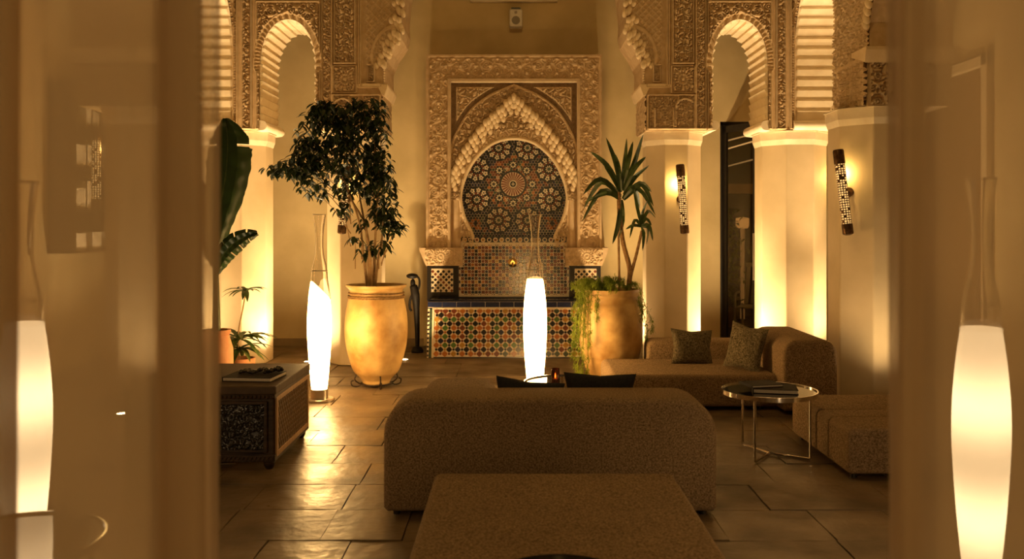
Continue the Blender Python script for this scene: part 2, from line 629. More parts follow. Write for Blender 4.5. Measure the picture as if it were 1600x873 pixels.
def relief(name, fr_o, ux, uy, nn, u0, u1, v0, v1, res, hfun, mask, material, parent, sx=1, resv=None, midx=None, offset=None):
    nu = max(2, int(round((u1 - u0) / res))); nv = max(2, int(round((v1 - v0) / (resv or res))))
    U, V = np.meshgrid(np.linspace(u0, u1, nu + 1), np.linspace(v0, v1, nv + 1))
    H = hfun(U, V)
    o, ux, uy, nn = (np.array(q, float) for q in (fr_o, ux, uy, nn))
    P = o + U[..., None] * ux + V[..., None] * uy + H[..., None] * nn
    P = P.reshape(-1, 3)
    if offset is not None:
        P = P - np.array(offset)
    P = P * np.array([sx, 1, 1])
    idx = np.arange((nu + 1) * (nv + 1)).reshape(nv + 1, nu + 1)
    Q = np.stack([idx[:-1, :-1], idx[:-1, 1:], idx[1:, 1:], idx[1:, :-1]], -1).reshape(-1, 4)
    UC = 0.25 * (U[:-1, :-1] + U[1:, 1:] + U[:-1, 1:] + U[1:, :-1]).ravel()
    VC = 0.25 * (V[:-1, :-1] + V[1:, 1:] + V[:-1, 1:] + V[1:, :-1]).ravel()
    if mask is not None:
        k = mask(UC, VC)
        Q = Q[k]; UC = UC[k]; VC = VC[k]
    nrm = np.cross(ux * np.array([sx, 1, 1]), uy)
    if np.dot(nrm, nn * np.array([sx, 1, 1])) < 0: Q = Q[:, ::-1]
    used = np.unique(Q)
    remap = np.zeros(len(P), int); remap[used] = np.arange(len(used))
    P = P[used]; Q = remap[Q]
    me = bpy.data.meshes.new(name)
    me.vertices.add(len(P)); me.vertices.foreach_set('co', P.ravel())
    me.loops.add(len(Q) * 4); me.loops.foreach_set('vertex_index', Q.ravel())
    me.polygons.add(len(Q)); me.polygons.foreach_set('loop_start', np.arange(len(Q)) * 4)
    me.polygons.foreach_set('loop_total', np.full(len(Q), 4))
    for m_ in (material if isinstance(material, (list, tuple)) else [material]): me.materials.append(m_)
    if midx is not None:
        me.polygons.foreach_set('material_index', midx(UC, VC).astype(int))
    me.polygons.foreach_set('use_smooth', np.ones(len(Q), bool))
    me.update(calc_edges=True); me.validate()
    return link_mesh(name, me, parent)


def inside_poly(poly):
    px = np.array([p[0] for p in poly]); py = np.array([p[1] for p in poly])

    def fn(x, y):
        c = np.zeros(x.shape, bool)
        j = len(px) - 1
        for i in range(len(px)):
            cond = ((py[i] > y) != (py[j] > y)) & (x < (px[j] - px[i]) * (y - py[i]) / (py[j] - py[i] + 1e-12) + px[i])
            c ^= cond
            j = i
        return c
    return fn


def poly_dist(poly, x, y, closed=True):
    d = np.full(x.shape, 1e9)
    n = len(poly)
    for i in range(n if closed else n - 1):
        ax, ay = poly[i]; bx, by = poly[(i + 1) % n]
        dx, dy = bx - ax, by - ay
        t = np.clip(((x - ax) * dx + (y - ay) * dy) / (dx * dx + dy * dy + 1e-12), 0, 1)
        d = np.minimum(d, np.hypot(x - ax - t * dx, y - ay - t * dy))
    return d


def arc_resample(pts, n):
    pts = [Vector(p) for p in pts]
    d = [0.0]
    for a, b_ in zip(pts, pts[1:]): d.append(d[-1] + (b_ - a).length)
    out = []
    for i in range(n + 1):
        t = d[-1] * i / n
        k = max(j for j in range(len(d)) if d[j] <= t + 1e-9)
        k = min(k, len(pts) - 2)
        f = (t - d[k]) / max(1e-9, d[k + 1] - d[k])
        out.append(pts[k].lerp(pts[k + 1], f))
    return out


def smooth_path(pts, n):
    """Catmull-Rom resample"""
    pts = [Vector(p) for p in pts]
    out = []
    m = len(pts) - 1
    for i in range(n + 1):
        t = i / n * m
        k = min(int(t), m - 1); f = t - k
        p0 = pts[max(k - 1, 0)]; p1 = pts[k]; p2 = pts[k + 1]; p3 = pts[min(k + 2, m)]
        out.append(0.5 * ((2 * p1) + (p2 - p0) * f + (2 * p0 - 5 * p1 + 4 * p2 - p3) * f * f + (3 * p1 - p0 - 3 * p2 + p3) * f ** 3))
    return out


# ================================================================== THE SETTING
YF, YB, YW = 10.2, 10.95, 11.9          # arcade front face, arcade back face, back wall
XS = 3.2                                 # courtyard face of the side arcades
ZC = 2.68                                # top of the pillar capitals
ZT = 6.2

# ---- floor: bed plus one object per paving slab
floor_o = MB().box(-6, 6, -2.5, 16, -0.25, -0.025).build('floor', GROUT)
tag(floor_o, 'worn brown stone slab paving of the courtyard', None, None, 'structure')
fr_r = random.Random(21)
y = 2.6
row = 0
while y < 11.9:
    dep = 0.49 if y < 9.2 else 0.88
    half = min(5.0, 0.62 * (y + dep) + 0.4)
    x = -half - fr_r.uniform(0, 0.5)
    while x < half:
        w = fr_r.choice((0.42, 0.55, 0.75, 0.92)) if y < 9.2 else fr_r.choice((0.9, 1.2, 1.4))
        dz = fr_r.uniform(-0.0035, 0.0035); g = 0.0032
        b = MB()
        x0, x1, y0, y1 = x + g, x + w - g, y + g, y + dep - g
        nx, ny = 4, 3
        vs, fs = [], []
        ph = fr_r.uniform(0, 6)
        for j in range(ny + 1):
            for i in range(nx + 1):
                e = 0.003 if i in (0, nx) or j in (0, ny) else 0
                jx = fr_r.uniform(-0.003, 0.003); jy = fr_r.uniform(-0.003, 0.003)
                vs.append((x0 + (x1 - x0) * i / nx + jx, y0 + (y1 - y0) * j / ny + jy, dz - e + 0.0025 * math.sin(3 * i + ph) * math.cos(2 * j + ph)))
        for j in range(ny):
            for i in range(nx):
                a = j * (nx + 1) + i
                fs.append((a, a + 1, a + nx + 2, a + nx + 1))
        b.add(vs, fs)
        per = [i for i in range(nx + 1)] + [(nx + 1) * (j + 1) - 1 for j in range(1, ny + 1)] + [ny * (nx + 1) + i for i in range(nx - 1, -1, -1)] + [j * (nx + 1) for j in range(ny - 1, 0, -1)]
        base = len(b.v)
        low = [(vs[i][0], vs[i][1], -0.028) for i in per]
        b.v.extend(low)
        for k in range(len(per)):
            k2 = (k + 1) % len(per)
            b.f.append((per[k], base + k, base + k2, per[k2])); b.m.append(0)
        b.build('slab', FLOORM, floor_o, smooth=True, recalc=True)
        x += w
    y += dep
    row += 1
    if abs(y - 9.46) < 0.25: y += 0.05

# ---- back wall with the door opening and the small high window
DX0, DX1, DZ = 2.74, 4.1, 2.98
WX, WZ0, WZ1 = 0.575, 4.555, 5.3
b = MB()
b.box(-5.2, -WX, YW, YW + .2, 0, ZT).box(-WX, WX, YW, YW + .2, 0, WZ0).box(-WX, WX, YW, YW + .2, WZ1, ZT)
b.box(WX, DX0, YW, YW + .2, 0, ZT).box(DX0, DX1, YW, YW + .2, DZ, ZT).box(DX1, 5.2, YW, YW + .2, 0, ZT)
tag(b.build('wall_back', PLASTER, recalc=False), 'ochre plaster wall behind the tiled fountain', kind='structure')
bb = MB().box(-5.0, -1.2, YW - .018, YW, 0, .10).box(1.2, DX0, YW - .018, YW, 0, .10)
tag(bb.build('baseboard_back', mat('skirting', (0.2, .14, .075), (.26, .19, .1), .5, 6)), 'brown stone skirting along the ochre back wall', kind='structure')
w1 = empty('window_1', (0, YW - .02, WZ0))
tag(w1, 'cream framed window above the white speaker', kind='structure')
b = MB().box(-WX, WX, -.05, .06, 0, .06).box(-WX, -WX + .06, -.05, .06, .06, .745).box(WX - .06, WX, -.05, .06, .06, .745).box(-WX, WX, -.05, .06, .69, .75)
b.build('window_frame', CREAMP, w1, bevel=.008)
MB().box(-WX + .05, WX - .05, .0, .012, .05, .7).build('pane', DGLASS, w1)

tag(MB().box(-5.2, -5, 2.0, YW + .2, 0, ZT).build('wall_left', PLASTER), 'plaster wall of the gallery beyond the left sheer curtain', kind='structure')
tag(MB().box(5, 5.2, 2.0, YW + .2, 0, ZT).build('wall_right', PLASTER), 'plaster wall of the gallery beyond the right sheer curtain', kind='structure')

# ---- dark room behind the glass door
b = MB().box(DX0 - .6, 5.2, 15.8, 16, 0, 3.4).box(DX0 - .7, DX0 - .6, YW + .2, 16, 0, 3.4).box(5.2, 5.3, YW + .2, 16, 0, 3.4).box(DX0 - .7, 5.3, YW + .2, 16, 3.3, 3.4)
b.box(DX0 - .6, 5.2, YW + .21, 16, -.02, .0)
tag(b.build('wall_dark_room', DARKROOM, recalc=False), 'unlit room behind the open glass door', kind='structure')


# ---- arcade walls
def arch_curve(x0, x1, zs, zt, n=22):
    """stilted, slightly pointed arch from (x0,zs) over to (x1,zs)"""
    c = (x0 + x1) / 2; hw = (x1 - x0) / 2; out = []
    for k in range(n + 1):
        t = math.pi * (1 - k / n)
        x = math.cos(t); s = math.sin(t)
        z = s ** 0.92 * (zt - zs)
        out.append((c + hw * x, zs + z))
    return out


AX0, AX1, AZS, AZT = 2.25, 2.89, 3.40, 3.946
A1 = [(AX0, ZC)] + arch_curve(AX0, AX1, AZS, AZT) + [(AX1, ZC)]
CORB = 3.145
CENT = [(1.47, CORB), (1.47, 3.42), (1.40, 3.58), (1.29, 3.74), (1.265, 3.86), (1.275, 4.0), (1.25, 4.3), (1.1, 4.75), (.8, 5.1), (.4, 5.35), (0, 5.45)]
XP1 = 1.51
FRONT = [(0, ZT)] + [(0, 5.45)] + list(reversed(CENT[:-1])) + [(XP1, CORB), (XP1, ZC)] + A1 + [(3.95, ZC), (3.95, ZT)]
B1, B2 = 8.9, 10.2
A2 = [(B2 - .001, ZC)] + list(reversed(arch_curve(B1, B2 - .001, 3.55, 4.32))) + [(B1, ZC)]
# side wall outline in (Y,Z); the far arch towards the camera mirrors the central arch
SIDE = [(B2, ZT), (B2, ZC)] + A2[1:] + [(8.1, ZC), (8.1, CORB)] + [(8.1 - (XP1 - x), z) for x, z in CENT] + \
       [(8.1 - 2 * XP1 + (XP1 - x), z) for x, z in reversed(CENT)] + [(8.1 - 2 * XP1, CORB), (8.1 - 2 * XP1, ZC), (4.3, ZC), (4.3, ZT)]


def region_relief(U, V, regions, base):
    H = np.full(U.shape, base)
    for (x0, x1, z0, z1, fn, depth) in regions:
        k = (U >= x0) & (U <= x1) & (V >= z0) & (V <= z1)
        e = np.minimum(np.minimum(U - x0, x1 - U), np.minimum(V - z0, z1 - V))
        h = fn(U, V) * depth
        h = np.where(e < 0.014, depth * 1.15, h)          # raised fillet around every panel
        h = np.where((e >= 0.014) & (e < 0.024), 0.0, h)
        H = np.where(k, 0.004 + 2.1 * h, H)
    return H


def double_arch(U, V):
    h = p_geo(U, V, 0.062) * .75
    for c in (1.705, 1.945):
        dx = np.abs(U - c); top = 2.93
        r = np.hypot(U - c, V - top)
        d = np.where(V > top, r, dx)
        ring = (d > .098) & (d < .118)
        h = np.where(ring & (V > 2.70), 1.2, h)
        h = np.where((d >= .118) & (V > top), p_floral(U, V, .05) * .9, h)
    return h


front_regions = [
    (1.52, 2.06, 2.69, 3.085, double_arch, .02),
    (1.785, 2.06, 3.10, 3.42, lambda U, V: p_rosette(U, V, 1.922, 3.26, .10), .018),
    (1.795, 2.05, 3.43, 4.42, lambda U, V: p_floral(U, V, .11), .022),
    (2.065, 2.19, 2.69, 4.42, lambda U, V: p_script(U, V, .075), .02),
    (2.20, 2.93, 2.69, 4.14, lambda U, V: p_geo(U, V, .085), .022),
    (2.20, 2.93, 4.15, 4.42, lambda U, V: p_geo(U, V, .16), .022),
    (2.935, 2.975, 2.69, 4.42, lambda U, V: 0 * U, .006),
    (2.98, 3.09, 2.69, 4.42, lambda U, V: p_script(U, V, .07), .022),
    (3.10, 3.135, 2.69, 4.42, lambda U, V: 0 * U, .006),
    (3.14, 3.195, 2.69, 4.42, lambda U, V: 0.5 + 0.5 * np.sign(np.sin(2 * np.pi * V / .03)), .018),
    # the spandrel over the corbel
    (1.735, 1.775, 3.17, 4.42, lambda U, V: 0.5 + 0.5 * np.sign(np.sin(2 * np.pi * V / .024)), .016),
    (1.50, 1.735, 3.17, 3.21, lambda U, V: 0.5 + 0.5 * np.sign(np.sin(2 * np.pi * U / .024)), .016),
    (1.58, 1.675, 3.225, 3.43, lambda U, V: p_floral(U, V, .06), .02),
]
arc_c, arc_r = (1.33, 3.50), .27


def front_h(U, V):
    H = region_relief(U, V, front_regions, .004)
    k = (U < 1.685) & (V > 3.44)
    H = np.where(k, .004 + .016 * p_net(U, V, .075), H)
    d = np.hypot((U - arc_c[0]) / 1.05, (V - arc_c[1]) / 1.35)
    ring = (U < 1.64) & (V > 3.42) & (d < arc_r)
    H = np.where(ring, .004 + .022 * p_floral(U, V, .075), H)
    rr = np.abs(d - arc_r) < .018
    H = np.where(rr & (U < 1.65) & (V > 3.42), .032, H)
    # scalloped band round the small arch
    dd = poly_dist(A1[1:-1], U, V, False)
    ang = np.arctan2(V - 3.45, U - 2.57)
    H = np.where(dd < .055, .004 + .022 * (0.5 + 0.5 * np.sign(np.sin(ang * 42 + V * 40))), H)
    H = np.where((dd >= .055) & (dd < .07), .034, H)
    return H


in_front = inside_poly(FRONT)
in_side = inside_poly(SIDE)

A2pts = A2[1:-1]


def side_h(Yv, V):
    H = .004 + .036 * p_geo(Yv, V, .1)
    p3 = (Yv < 8.84) & (Yv > 8.12)
    H = np.where(p3 & (V < 3.1), .004 + .036 * p_floral(Yv, V, .11), H)
    H = np.where(p3 & (V >= 3.1) & (V < 3.14), .03, H)
    H = np.where(p3 & (V >= 3.14), .004 + .036 * p_script(Yv, V, .09), H)
    for yy in (8.14, 8.46, 8.80):
        H = np.where(np.abs(Yv - yy) < .014, .03, H)
    H = np.where(Yv < 8.1, .004 + .018 * p_net(Yv, V, .08), H)
    dd = poly_dist(A2pts, Yv, V, False)
    H = np.where(dd < .06, .004 + .022 * (0.5 + 0.5 * np.sign(np.sin(V * 160 + Yv * 60))), H)
    H = np.where((dd >= .06) & (dd < .078), .034, H)
    return H


lobe_me = MB().ellipsoid((0, 0, 0), .034, .034, .052, 12, 8).mesh('muqarnas_lobe', STUCCOL, True)


def ribbed_soffit(name, outline, n_rib, to3d, parent, sx):
    """rippled underside of an arch: outline (a,z) list along the opening, to3d(a,z,t,inward)"""
    pts = arc_resample([(a, 0, z) for a, z in outline], n_rib * 6)
    b = MB()
    c = Vector((sum(p.x for p in pts) / len(pts), 0, sum(p.z for p in pts) / len(pts)))
    vs, fs = [], []
    ts = (0.0, 0.03, 0.5, 0.97, 1.0)
    for i, p in enumerate(pts):
        t = pts[min(i + 1, len(pts) - 1)] - pts[max(i - 1, 0)]
        nrm = Vector((-t.z, 0, t.x)).normalized()
        if nrm.dot(c - p) < 0: nrm = -nrm
        saw = (i % 6) / 5
        if i > len(pts) / 2: saw = 1 - saw
        off = .004 + .026 * saw
        for tt in ts:
            q = p + nrm * (off if 0 < tt < 1 else 0.0)
            vs.append(to3d(q.x, q.z, tt))
    m = len(ts)
    for i in range(len(pts) - 1):
        for j in range(m - 1):
            fs.append((i * m + j, (i + 1) * m + j, (i + 1) * m + j + 1, i * m + j + 1))
    b.add(vs, fs)
    return b.build(name, SOFFIT, parent, smooth=False, sx=sx, recalc=True)


for s, side in ((1, 'right'), (-1, 'left')):
    # front wall half
    b = MB()
    fr = frame((0, YF, 0), (1, 0, 0), (0, 0, 1), (0, 1, 0))
    b.prism(FRONT, fr, 0, YB - YF, bottom=True)
    wf = b.build('wall_arcade_' + side, STUCCO, sx=s, recalc=True, tri=True)
    tag(wf, 'carved stucco arcade wall with small arch, %s of the fountain' % side, kind='structure')
    relief('carved_panel', (0, YF, 0), (1, 0, 0), (0, 0, 1), (0, -1, 0), 1.2, 3.198, ZC + .006, 4.42, .0078, front_h,
           lambda x, z: in_front(x, z), STUCCO, wf, sx=s)
    # inner cheek of the first pillar block
    relief('carved_panel', (XP1, 0, 0), (0, 1, 0), (0, 0, 1), (-1, 0, 0), YF + .005, YB, ZC + .006, CORB - .02, .016,
           lambda U, V: .003 + .018 * p_floral(U, V, .1), None, STUCCO, wf, sx=s)
    ribbed_soffit('arch_soffit', A1, 30, lambda a, z, t: Vector((a, YF + t * (YB - YF), z)), wf, s)
    # corbel under the great arch
    b = MB()
    b.prism([(1.435, CORB + .03), (1.435, CORB + .055), (1.785, CORB + .055), (1.785, CORB + .02), (1.54, CORB + .02), (XP1 - .01, CORB - .06), (1.47, CORB - .075)], frame((0, YF - .04, 0), (1, 0, 0), (0, 0, 1), (0, 1, 0)), 0, YB - YF + .05, bottom=True)
    b.build('corbel', STUCCOL, wf, sx=s, tri=True)
    # rounded imposts at the foot of the small arch
    for xa, sg in ((AX0, 1), (AX1, -1)):
        b = MB()
        pr = [(xa - sg * .02, ZC - .005)]
        for k in range(9):
            a = R(-90 + 180 * k / 8)
            pr.append((xa + sg * (.03 + .055 * math.cos(a)), ZC + .055 + .055 * math.sin(a)))
        pr.append((xa - sg * .02, ZC + .11))
        b.prism(pr, frame((0, YF - .03, 0), (1, 0, 0), (0, 0, 1), (0, 1, 0)), 0, YB - YF + .05, bottom=True)
        b.build('impost', SOFFIT, wf, sx=s, smooth=True, tri=True)
    # muqarnas edge of the great arch
    edge = smooth_path([(x, 0, z) for x, z in ((1.475, 3.40), (1.42, 3.55), (1.33, 3.70), (1.29, 3.80), (1.285, 3.95), (1.26, 4.2))], 13)
    for i, p in enumerate(edge):
        for j in range(3):
            if j == 2 and i % 2: continue
            q = (s * (p.x + .045 * j + .02 * math.sin(i * 2.1)), YF - .035 + .012 * j + .01 * math.sin(i * 1.7), p.z + .028 * (j % 2) + .012 * math.cos(i * 3))
            link_mesh('muqarnas_lobe', lobe_me, wf, q, (0, s * .35, 0), (.95, 1.0, .8 + .25 * math.sin(i * 1.3) ** 2))
    for i in range(7):
        link_mesh('muqarnas_lobe', lobe_me, wf, (s * (1.475), YF - .012, 3.215 + .03 * i), (0, 0, 0), (.4, .6, .28))

    # side arcade wall
    b = MB()
    b.prism(SIDE, frame((XS, 0, 0), (0, 1, 0), (0, 0, 1), (1, 0, 0)), 0, .75, bottom=True)
    ws = b.build('wall_side_arcade_' + side, STUCCO, sx=s, recalc=True, tri=True)
    tag(ws, 'carved stucco side arcade wall running towards the viewer, %s side' % side, kind='structure')
    relief('carved_panel', (XS, 0, 0), (0, 1, 0), (0, 0, 1), (-1, 0, 0), 7.5, B2 - .01, ZC + .006, 4.45, .011, side_h,
           lambda y_, z: in_side(y_, z), STUCCO, ws, sx=s, resv=.009)
    ribbed_soffit('arch_soffit', A2, 34, lambda a, z, t: Vector((XS + t * .75, a, z)), ws, s)
    # third pillar block, face towards the camera
    relief('carved_panel', (0, 8.1, 0), (1, 0, 0), (0, 0, 1), (0, -1, 0), XS + .004, XS + .745, ZC + .006, CORB - .01, .008,
           lambda U, V: np.where(np.minimum(np.minimum(U - XS - .004, XS + .745 - U), np.minimum(V - ZC, CORB - V)) < .022, .024,
                                 .004 + .036 * p_rosette(U, V, XS + .375, (ZC + CORB) / 2, .2)), None, STUCCO, ws, sx=s)
    b = MB()
    b.prism([(8.1 - .075, CORB + .03), (8.1 - .075, CORB + .06), (8.1 + .28, CORB + .06), (8.1 + .28, CORB + .02), (8.1, CORB - .06), (8.06, CORB - .08)], frame((XS - .045, 0, 0), (0, 1, 0), (0, 0, 1), (1, 0, 0)), 0, .83, bottom=True)
    b.build('corbel', STUCCOL, ws, sx=s, tri=True)
    for i, p in enumerate(edge):
        for j in range(2):
            q = (s * (XS - .03 + .01 * j), 8.1 - (XP1 - p.x) + .045 * j, p.z + .028 * (j % 2))
            link_mesh('muqarnas_lobe', lobe_me, ws, q, (-.35, 0, 0), (.95, .9, .9))
    for ya, sg in ((B1, 1), (B2 - .001, -1)):
        b = MB()
        pr = [(ya - sg * .02, ZC - .005)]
        for k in range(9):
            a = R(-90 + 180 * k / 8)
            pr.append((ya + sg * (.03 + .055 * math.cos(a)), ZC + .055 + .055 * math.sin(a)))
        pr.append((ya - sg * .02, ZC + .11))
        b.prism(pr, frame((XS - .03, 0, 0), (0, 1, 0), (0, 0, 1), (1, 0, 0)), 0, .8, bottom=True)
        b.build('impost', SOFFIT, ws, sx=s, smooth=True, tri=True)

    # pillars
    for nm, cx, cy, wd, lab in (('pillar', 1.855, 10.56, .66, 'octagonal plaster pillar nearest the fountain, %s side'),
                                ('pillar', 3.26, 10.58, .78, 'octagonal plaster corner pillar beyond the small arch, %s side'),
                                ('pillar', 3.42, 8.5, .80, 'octagonal plaster pillar of the side arcade, %s side')):
        p = empty(nm, (s * cx, cy, 0))
        tag(p, lab % side, None, None, 'structure')
        rr = wd / 2 / math.cos(R(22.5))

        def octo(r0, z0, r1, z1, bb_):
            vs, fs = [], []
            for r_, z_ in ((r0, z0), (r1, z1)):
                for k in range(8):
                    a = R(22.5 + 45 * k)
                    vs.append((r_ * math.cos(a), r_ * math.sin(a), z_))
            for k in range(8):
                fs.append((k, (k + 1) % 8, 8 + (k + 1) % 8, 8 + k))
            fs += [tuple(range(7, -1, -1)), tuple(range(8, 16))]
            bb_.add(vs, fs)
        b = MB(); octo(rr * .97, 0, rr * .97, ZC - .12, b)
        b.build('shaft', PILLARM, p, bevel=.012)
        b = MB(); octo(rr * .97, ZC - .16, rr * 1.02, ZC - .10, b); octo(rr * 1.02, ZC - .10, rr * 1.03, ZC - .012, b); octo(rr * 1.06, ZC - .012, rr * 1.06, ZC - .0, b)
        b.build('capital', SOFFIT, p)

# fourth pillars: they carry the side arcades just outside the frame
for s, side in ((1, 'right'), (-1, 'left')):
    p = empty('pillar', (s * 3.58, 4.69, 0))
    tag(p, 'octagonal plaster pillar closest to the viewer, %s side' % side, None, None, 'structure')
    rr = .39 / math.cos(R(22.5))
    b = MB().lathe([(rr, 0), (rr, ZC - .0)], 8, M=Matrix.Rotation(R(22.5), 4, 'Z'))
    b.build('shaft', PILLARM, p, bevel=.012)

# ---- right hand door frame on the gallery wall
d2 = empty('door_2', (4.99, 10.2, 0)); tag(d2, 'framed doorway on the gallery wall beyond the right curtain', kind='structure')
MB().box(-.06, 0, -.85, -.73, 0, 3.4).box(-.06, 0, .73, .85, 0, 3.4).box(-.06, 0, -.85, .85, 3.28, 3.4).build('door_frame', PILLARM, d2, bevel=.01)
MB().box(-.02, 0, -.73, .73, 0, 3.28).build('door_leaf', WOODM, d2)

# ================================================================== LIGHTS IN THE PLACE
UPG = emit_mat('uplight_glow', (1.0, .72, .38), 30)


def uplight(x, y, target, power, angle, label, power_name='uplight_beam'):
    o = empty('ground_uplight', (x, y, 0))
    tag(o, label, 'uplight', 'round uplights set in the floor')
    MB().lathe([(.062, -.02), (.062, .012), (.046, .014), (.046, .004)], 20, cap1=False).build('trim_ring', STEEL, o, smooth=True)
    MB().lathe([(.045, .0), (.045, .005)], 20).build('lens', UPG, o)
    spot_light(power_name, (x, y, .05), target, power, angle, 1.0, .04, UPC)
    return o


UP = [(2.40, 10.45, (2.84, 10.62, 3.2), 250, 55, 'added uplight brightening the soffit of the small %s arch'),  # extra floor beam, added to brighten the small arch soffit
      (3.50, 9.05, (3.56, 10.0, 3.5), 330, 60, 'added uplight brightening the soffit of the %s side arch'),  # extra floor beam, added to brighten the side arch soffit
      (1.30, 10.62, (1.20, 11.0, 3), 130, 120, 'uplight in the floor between the fountain and the %s pillar'),
      (2.53, 10.24, (2.57, 10.6, 3.4), 180, 150, 'uplight in the floor under the small %s arch'),
      (3.88, 9.92, (3.58, 9.75, 3.4), 180, 150, 'uplight in the floor under the %s side arch'),
      (3.31, 7.57, (3.35, 7.9, 3), 50, 130, 'bright uplight in the floor before the %s side arcade pillar')]
for s, side in ((1, 'right'), (-1, 'left')):
    for (x, y, t, pw, an, lab) in UP:
        uplight(s * x, y, (s * t[0], t[1], t[2]), pw, an, lab % side)

SCG = emit_mat('sconce_glow', (1.0, .55, .17), .75)


def sconce(loc, rz, tilt, label, power=5.0, L=.79):
    """pierced bronze tube held off the wall; local -Y points away from the wall"""
    o = empty('wall_sconce', loc, rz)
    tag(o, label, 'wall lamp', 'pierced bronze wall sconces')
    T = Matrix.Translation((0, -.13, 0)) @ Matrix.Rotation(R(tilt), 4, 'Y')
    b = MB()
    nu, nv, r = 12, 26, .045
    z0, z1 = -L / 2 + .09, L / 2 - .13
    pr_ = random.Random(17)
    vs = [T @ Vector((r * math.cos(2 * math.pi * k / nu), r * math.sin(2 * math.pi * k / nu), z0 + (z1 - z0) * j / nv)) for j in range(nv + 1) for k in range(nu)]
    fs = []
    for j in range(nv):
        for k in range(nu):
            q = [j * nu + k, j * nu + (k + 1) % nu, (j + 1) * nu + (k + 1) % nu, (j + 1) * nu + k]
            # every cell keeps a metal rim around its pierced middle; a few stay blank
            c_ = sum((vs[x] for x in q), Vector()) / 4
            if pr_.random() < .16:
                fs.append(tuple(q)); continue
            n0 = len(vs)
            vs += [c_ + (vs[x] - c_) * pr_.uniform(.5, .8) for x in q]
            for e in range(4):
                fs.append((q[e], q[(e + 1) % 4], n0 + (e + 1) % 4, n0 + e))
    b.add(vs, fs)
    sh = b.build('pierced_tube', BRONZE, o, recalc=False)
    MB().lathe([(.041, z0), (.041, z1)], 16, M=T).build('glowing_core', SCG, o, smooth=True)
    MB().lathe([(.047, z1 - .01), (.05, z1), (.05, z1 + .11), (.044, z1 + .125), (.02, z1 + .128)], 20, M=T).build('top_cap', BRONZE, o, smooth=True)
    MB().lathe([(.02, z0 - .095), (.046, z0 - .085), (.05, z0 - .075), (.05, z0), (.047, z0 + .01)], 20, M=T).build('bottom_cap', BRONZE, o, smooth=True)
    MB().lathe([(.045, 0), (.045, .015), (.02, .02)], 16, M=Matrix.Rotation(R(90), 4, 'X')).build('back_plate', BRONZE, o, smooth=True)
    MB().tube([(0, -.01, 0), (0, -.1, 0)], .012, 8).build('arm', BRONZE, o, smooth=True)
    M_ = Matrix.Translation(loc) @ Matrix.Rotation(rz, 4, 'Z') @ T
    p = M_ @ Vector((-.03, .062, z1 - .09))
    point_light('sconce_bulb', p, power, .02)
    return o


ps = at(1064, 311, 10.2)
sconce((ps.x, 10.24, ps.z), 0, -4, 'pierced bronze wall sconce on the pillar beside the yucca', 4.0)
pl = at(540, 311, 10.2)
sconce((pl.x, 10.24, pl.z), 0, 4, 'pierced bronze wall sconce behind the ficus tree', 4.0)
p3 = at(1321, 300, 8.25)
sconce((3.10, 8.28, p3.z), R(-45), -7, 'pierced bronze wall sconce tilted beside the right curtain edge', 3.0)
sconce((3.74, 10.40, atz(302, 10.5)), R(45), 3, 'pierced bronze wall sconce half hidden behind the right corner pillar', 3.0)
sconce((-3.83, 8.5, atz(262, 8.5)), R(-90), 0, 'pierced bronze wall sconce beside the bookshelf beyond the left curtain', 3.0)

# ================================================================== FOUNTAIN
ft = empty('wall_fountain', (0, 10.82, 0))
tag(ft, 'carved stucco wall fountain with mosaic niche and tiled basin', 'fountain')
FO = (0, 10.82, 0)


def fb(b, name, mats, parent=None, **k):
    return b.build(name, mats, parent or ft, offset=FO, **k)


YP = 11.5
PW, PZ0, PZ1 = 1.125, 1.312, 3.786       # portal half width, foot, top
IW, IZ = .82, 3.457                      # inner field
# solid frame body
b = MB()
b.box(-PW, -IW, YP, YW, PZ0, PZ1).box(IW, PW, YP, YW, PZ0, PZ1).box(-IW, IW, YP, YW, IZ, PZ1)
body = fb(b, 'portal_frame', STUCCO)


def border_h(U, V):
    h = .004 + .026 * p_flower(U + .02, V - PZ1, .19)
    e_out = np.minimum(PW - np.abs(U), PZ1 - V)
    e_in = np.where(V < IZ, np.abs(U) - IW, np.maximum(V - IZ, np.abs(U) - IW))
    h = np.where(e_out < .03, .03, h)
    h = np.where(e_in < .028, .04, h)
    h = np.where((e_out >= .03) & (e_out < .042), .002, h)
    return h


rel = relief('carved_border', (0, YP, 0), (1, 0, 0), (0, 0, 1), (0, -1, 0), -PW, PW, PZ0, PZ1, .0068, border_h,
             lambda x, z: (np.abs(x) > IW) | (z > IZ), STUCCO, body, offset=FO)

# inner horseshoe opening outline (pixels on the plane of the field)
YFD = 11.58
half = [(803, 216), (830, 221), (850, 234), (868, 254), (880, 278), (886, 300), (886, 318), (880, 342), (871, 360), (866, 374)]
sym = [(2 * 803 - x, y_) for x, y_ in reversed(half[1:])]
ring_px = smooth_path([(x, y_, 0) for x, y_ in sym + half], 60)
RING = [(atx(p.x, YFD), atz(p.y, YFD)) for p in ring_px]
hole = inside_poly(RING + [(RING[-1][0], 1.30), (RING[0][0], 1.30)])
rope_px = [(703, 262), (705, 235), (715, 206), (737, 172), (764, 151), (788, 140), (803, 134)]
rope_half = smooth_path([(x, y_, 0) for x, y_ in rope_px], 40)
ROPEL = [(atx(p.x, YFD), atz(p.y, YFD)) for p in rope_half]
ROPEP = ROPEL + [(-x, z) for x, z in reversed(ROPEL[:-1])]
in_rope = inside_poly(ROPEP)
mq_px = [(704, 282), (712, 262), (724, 238), (740, 215), (756, 196), (770, 182), (786, 168), (803, 153)]
MQ = [(atx(x, YFD), atz(y_, YFD)) for x, y_ in mq_px]
MQP = MQ + [(-x, z) for x, z in reversed(MQ[:-1])]


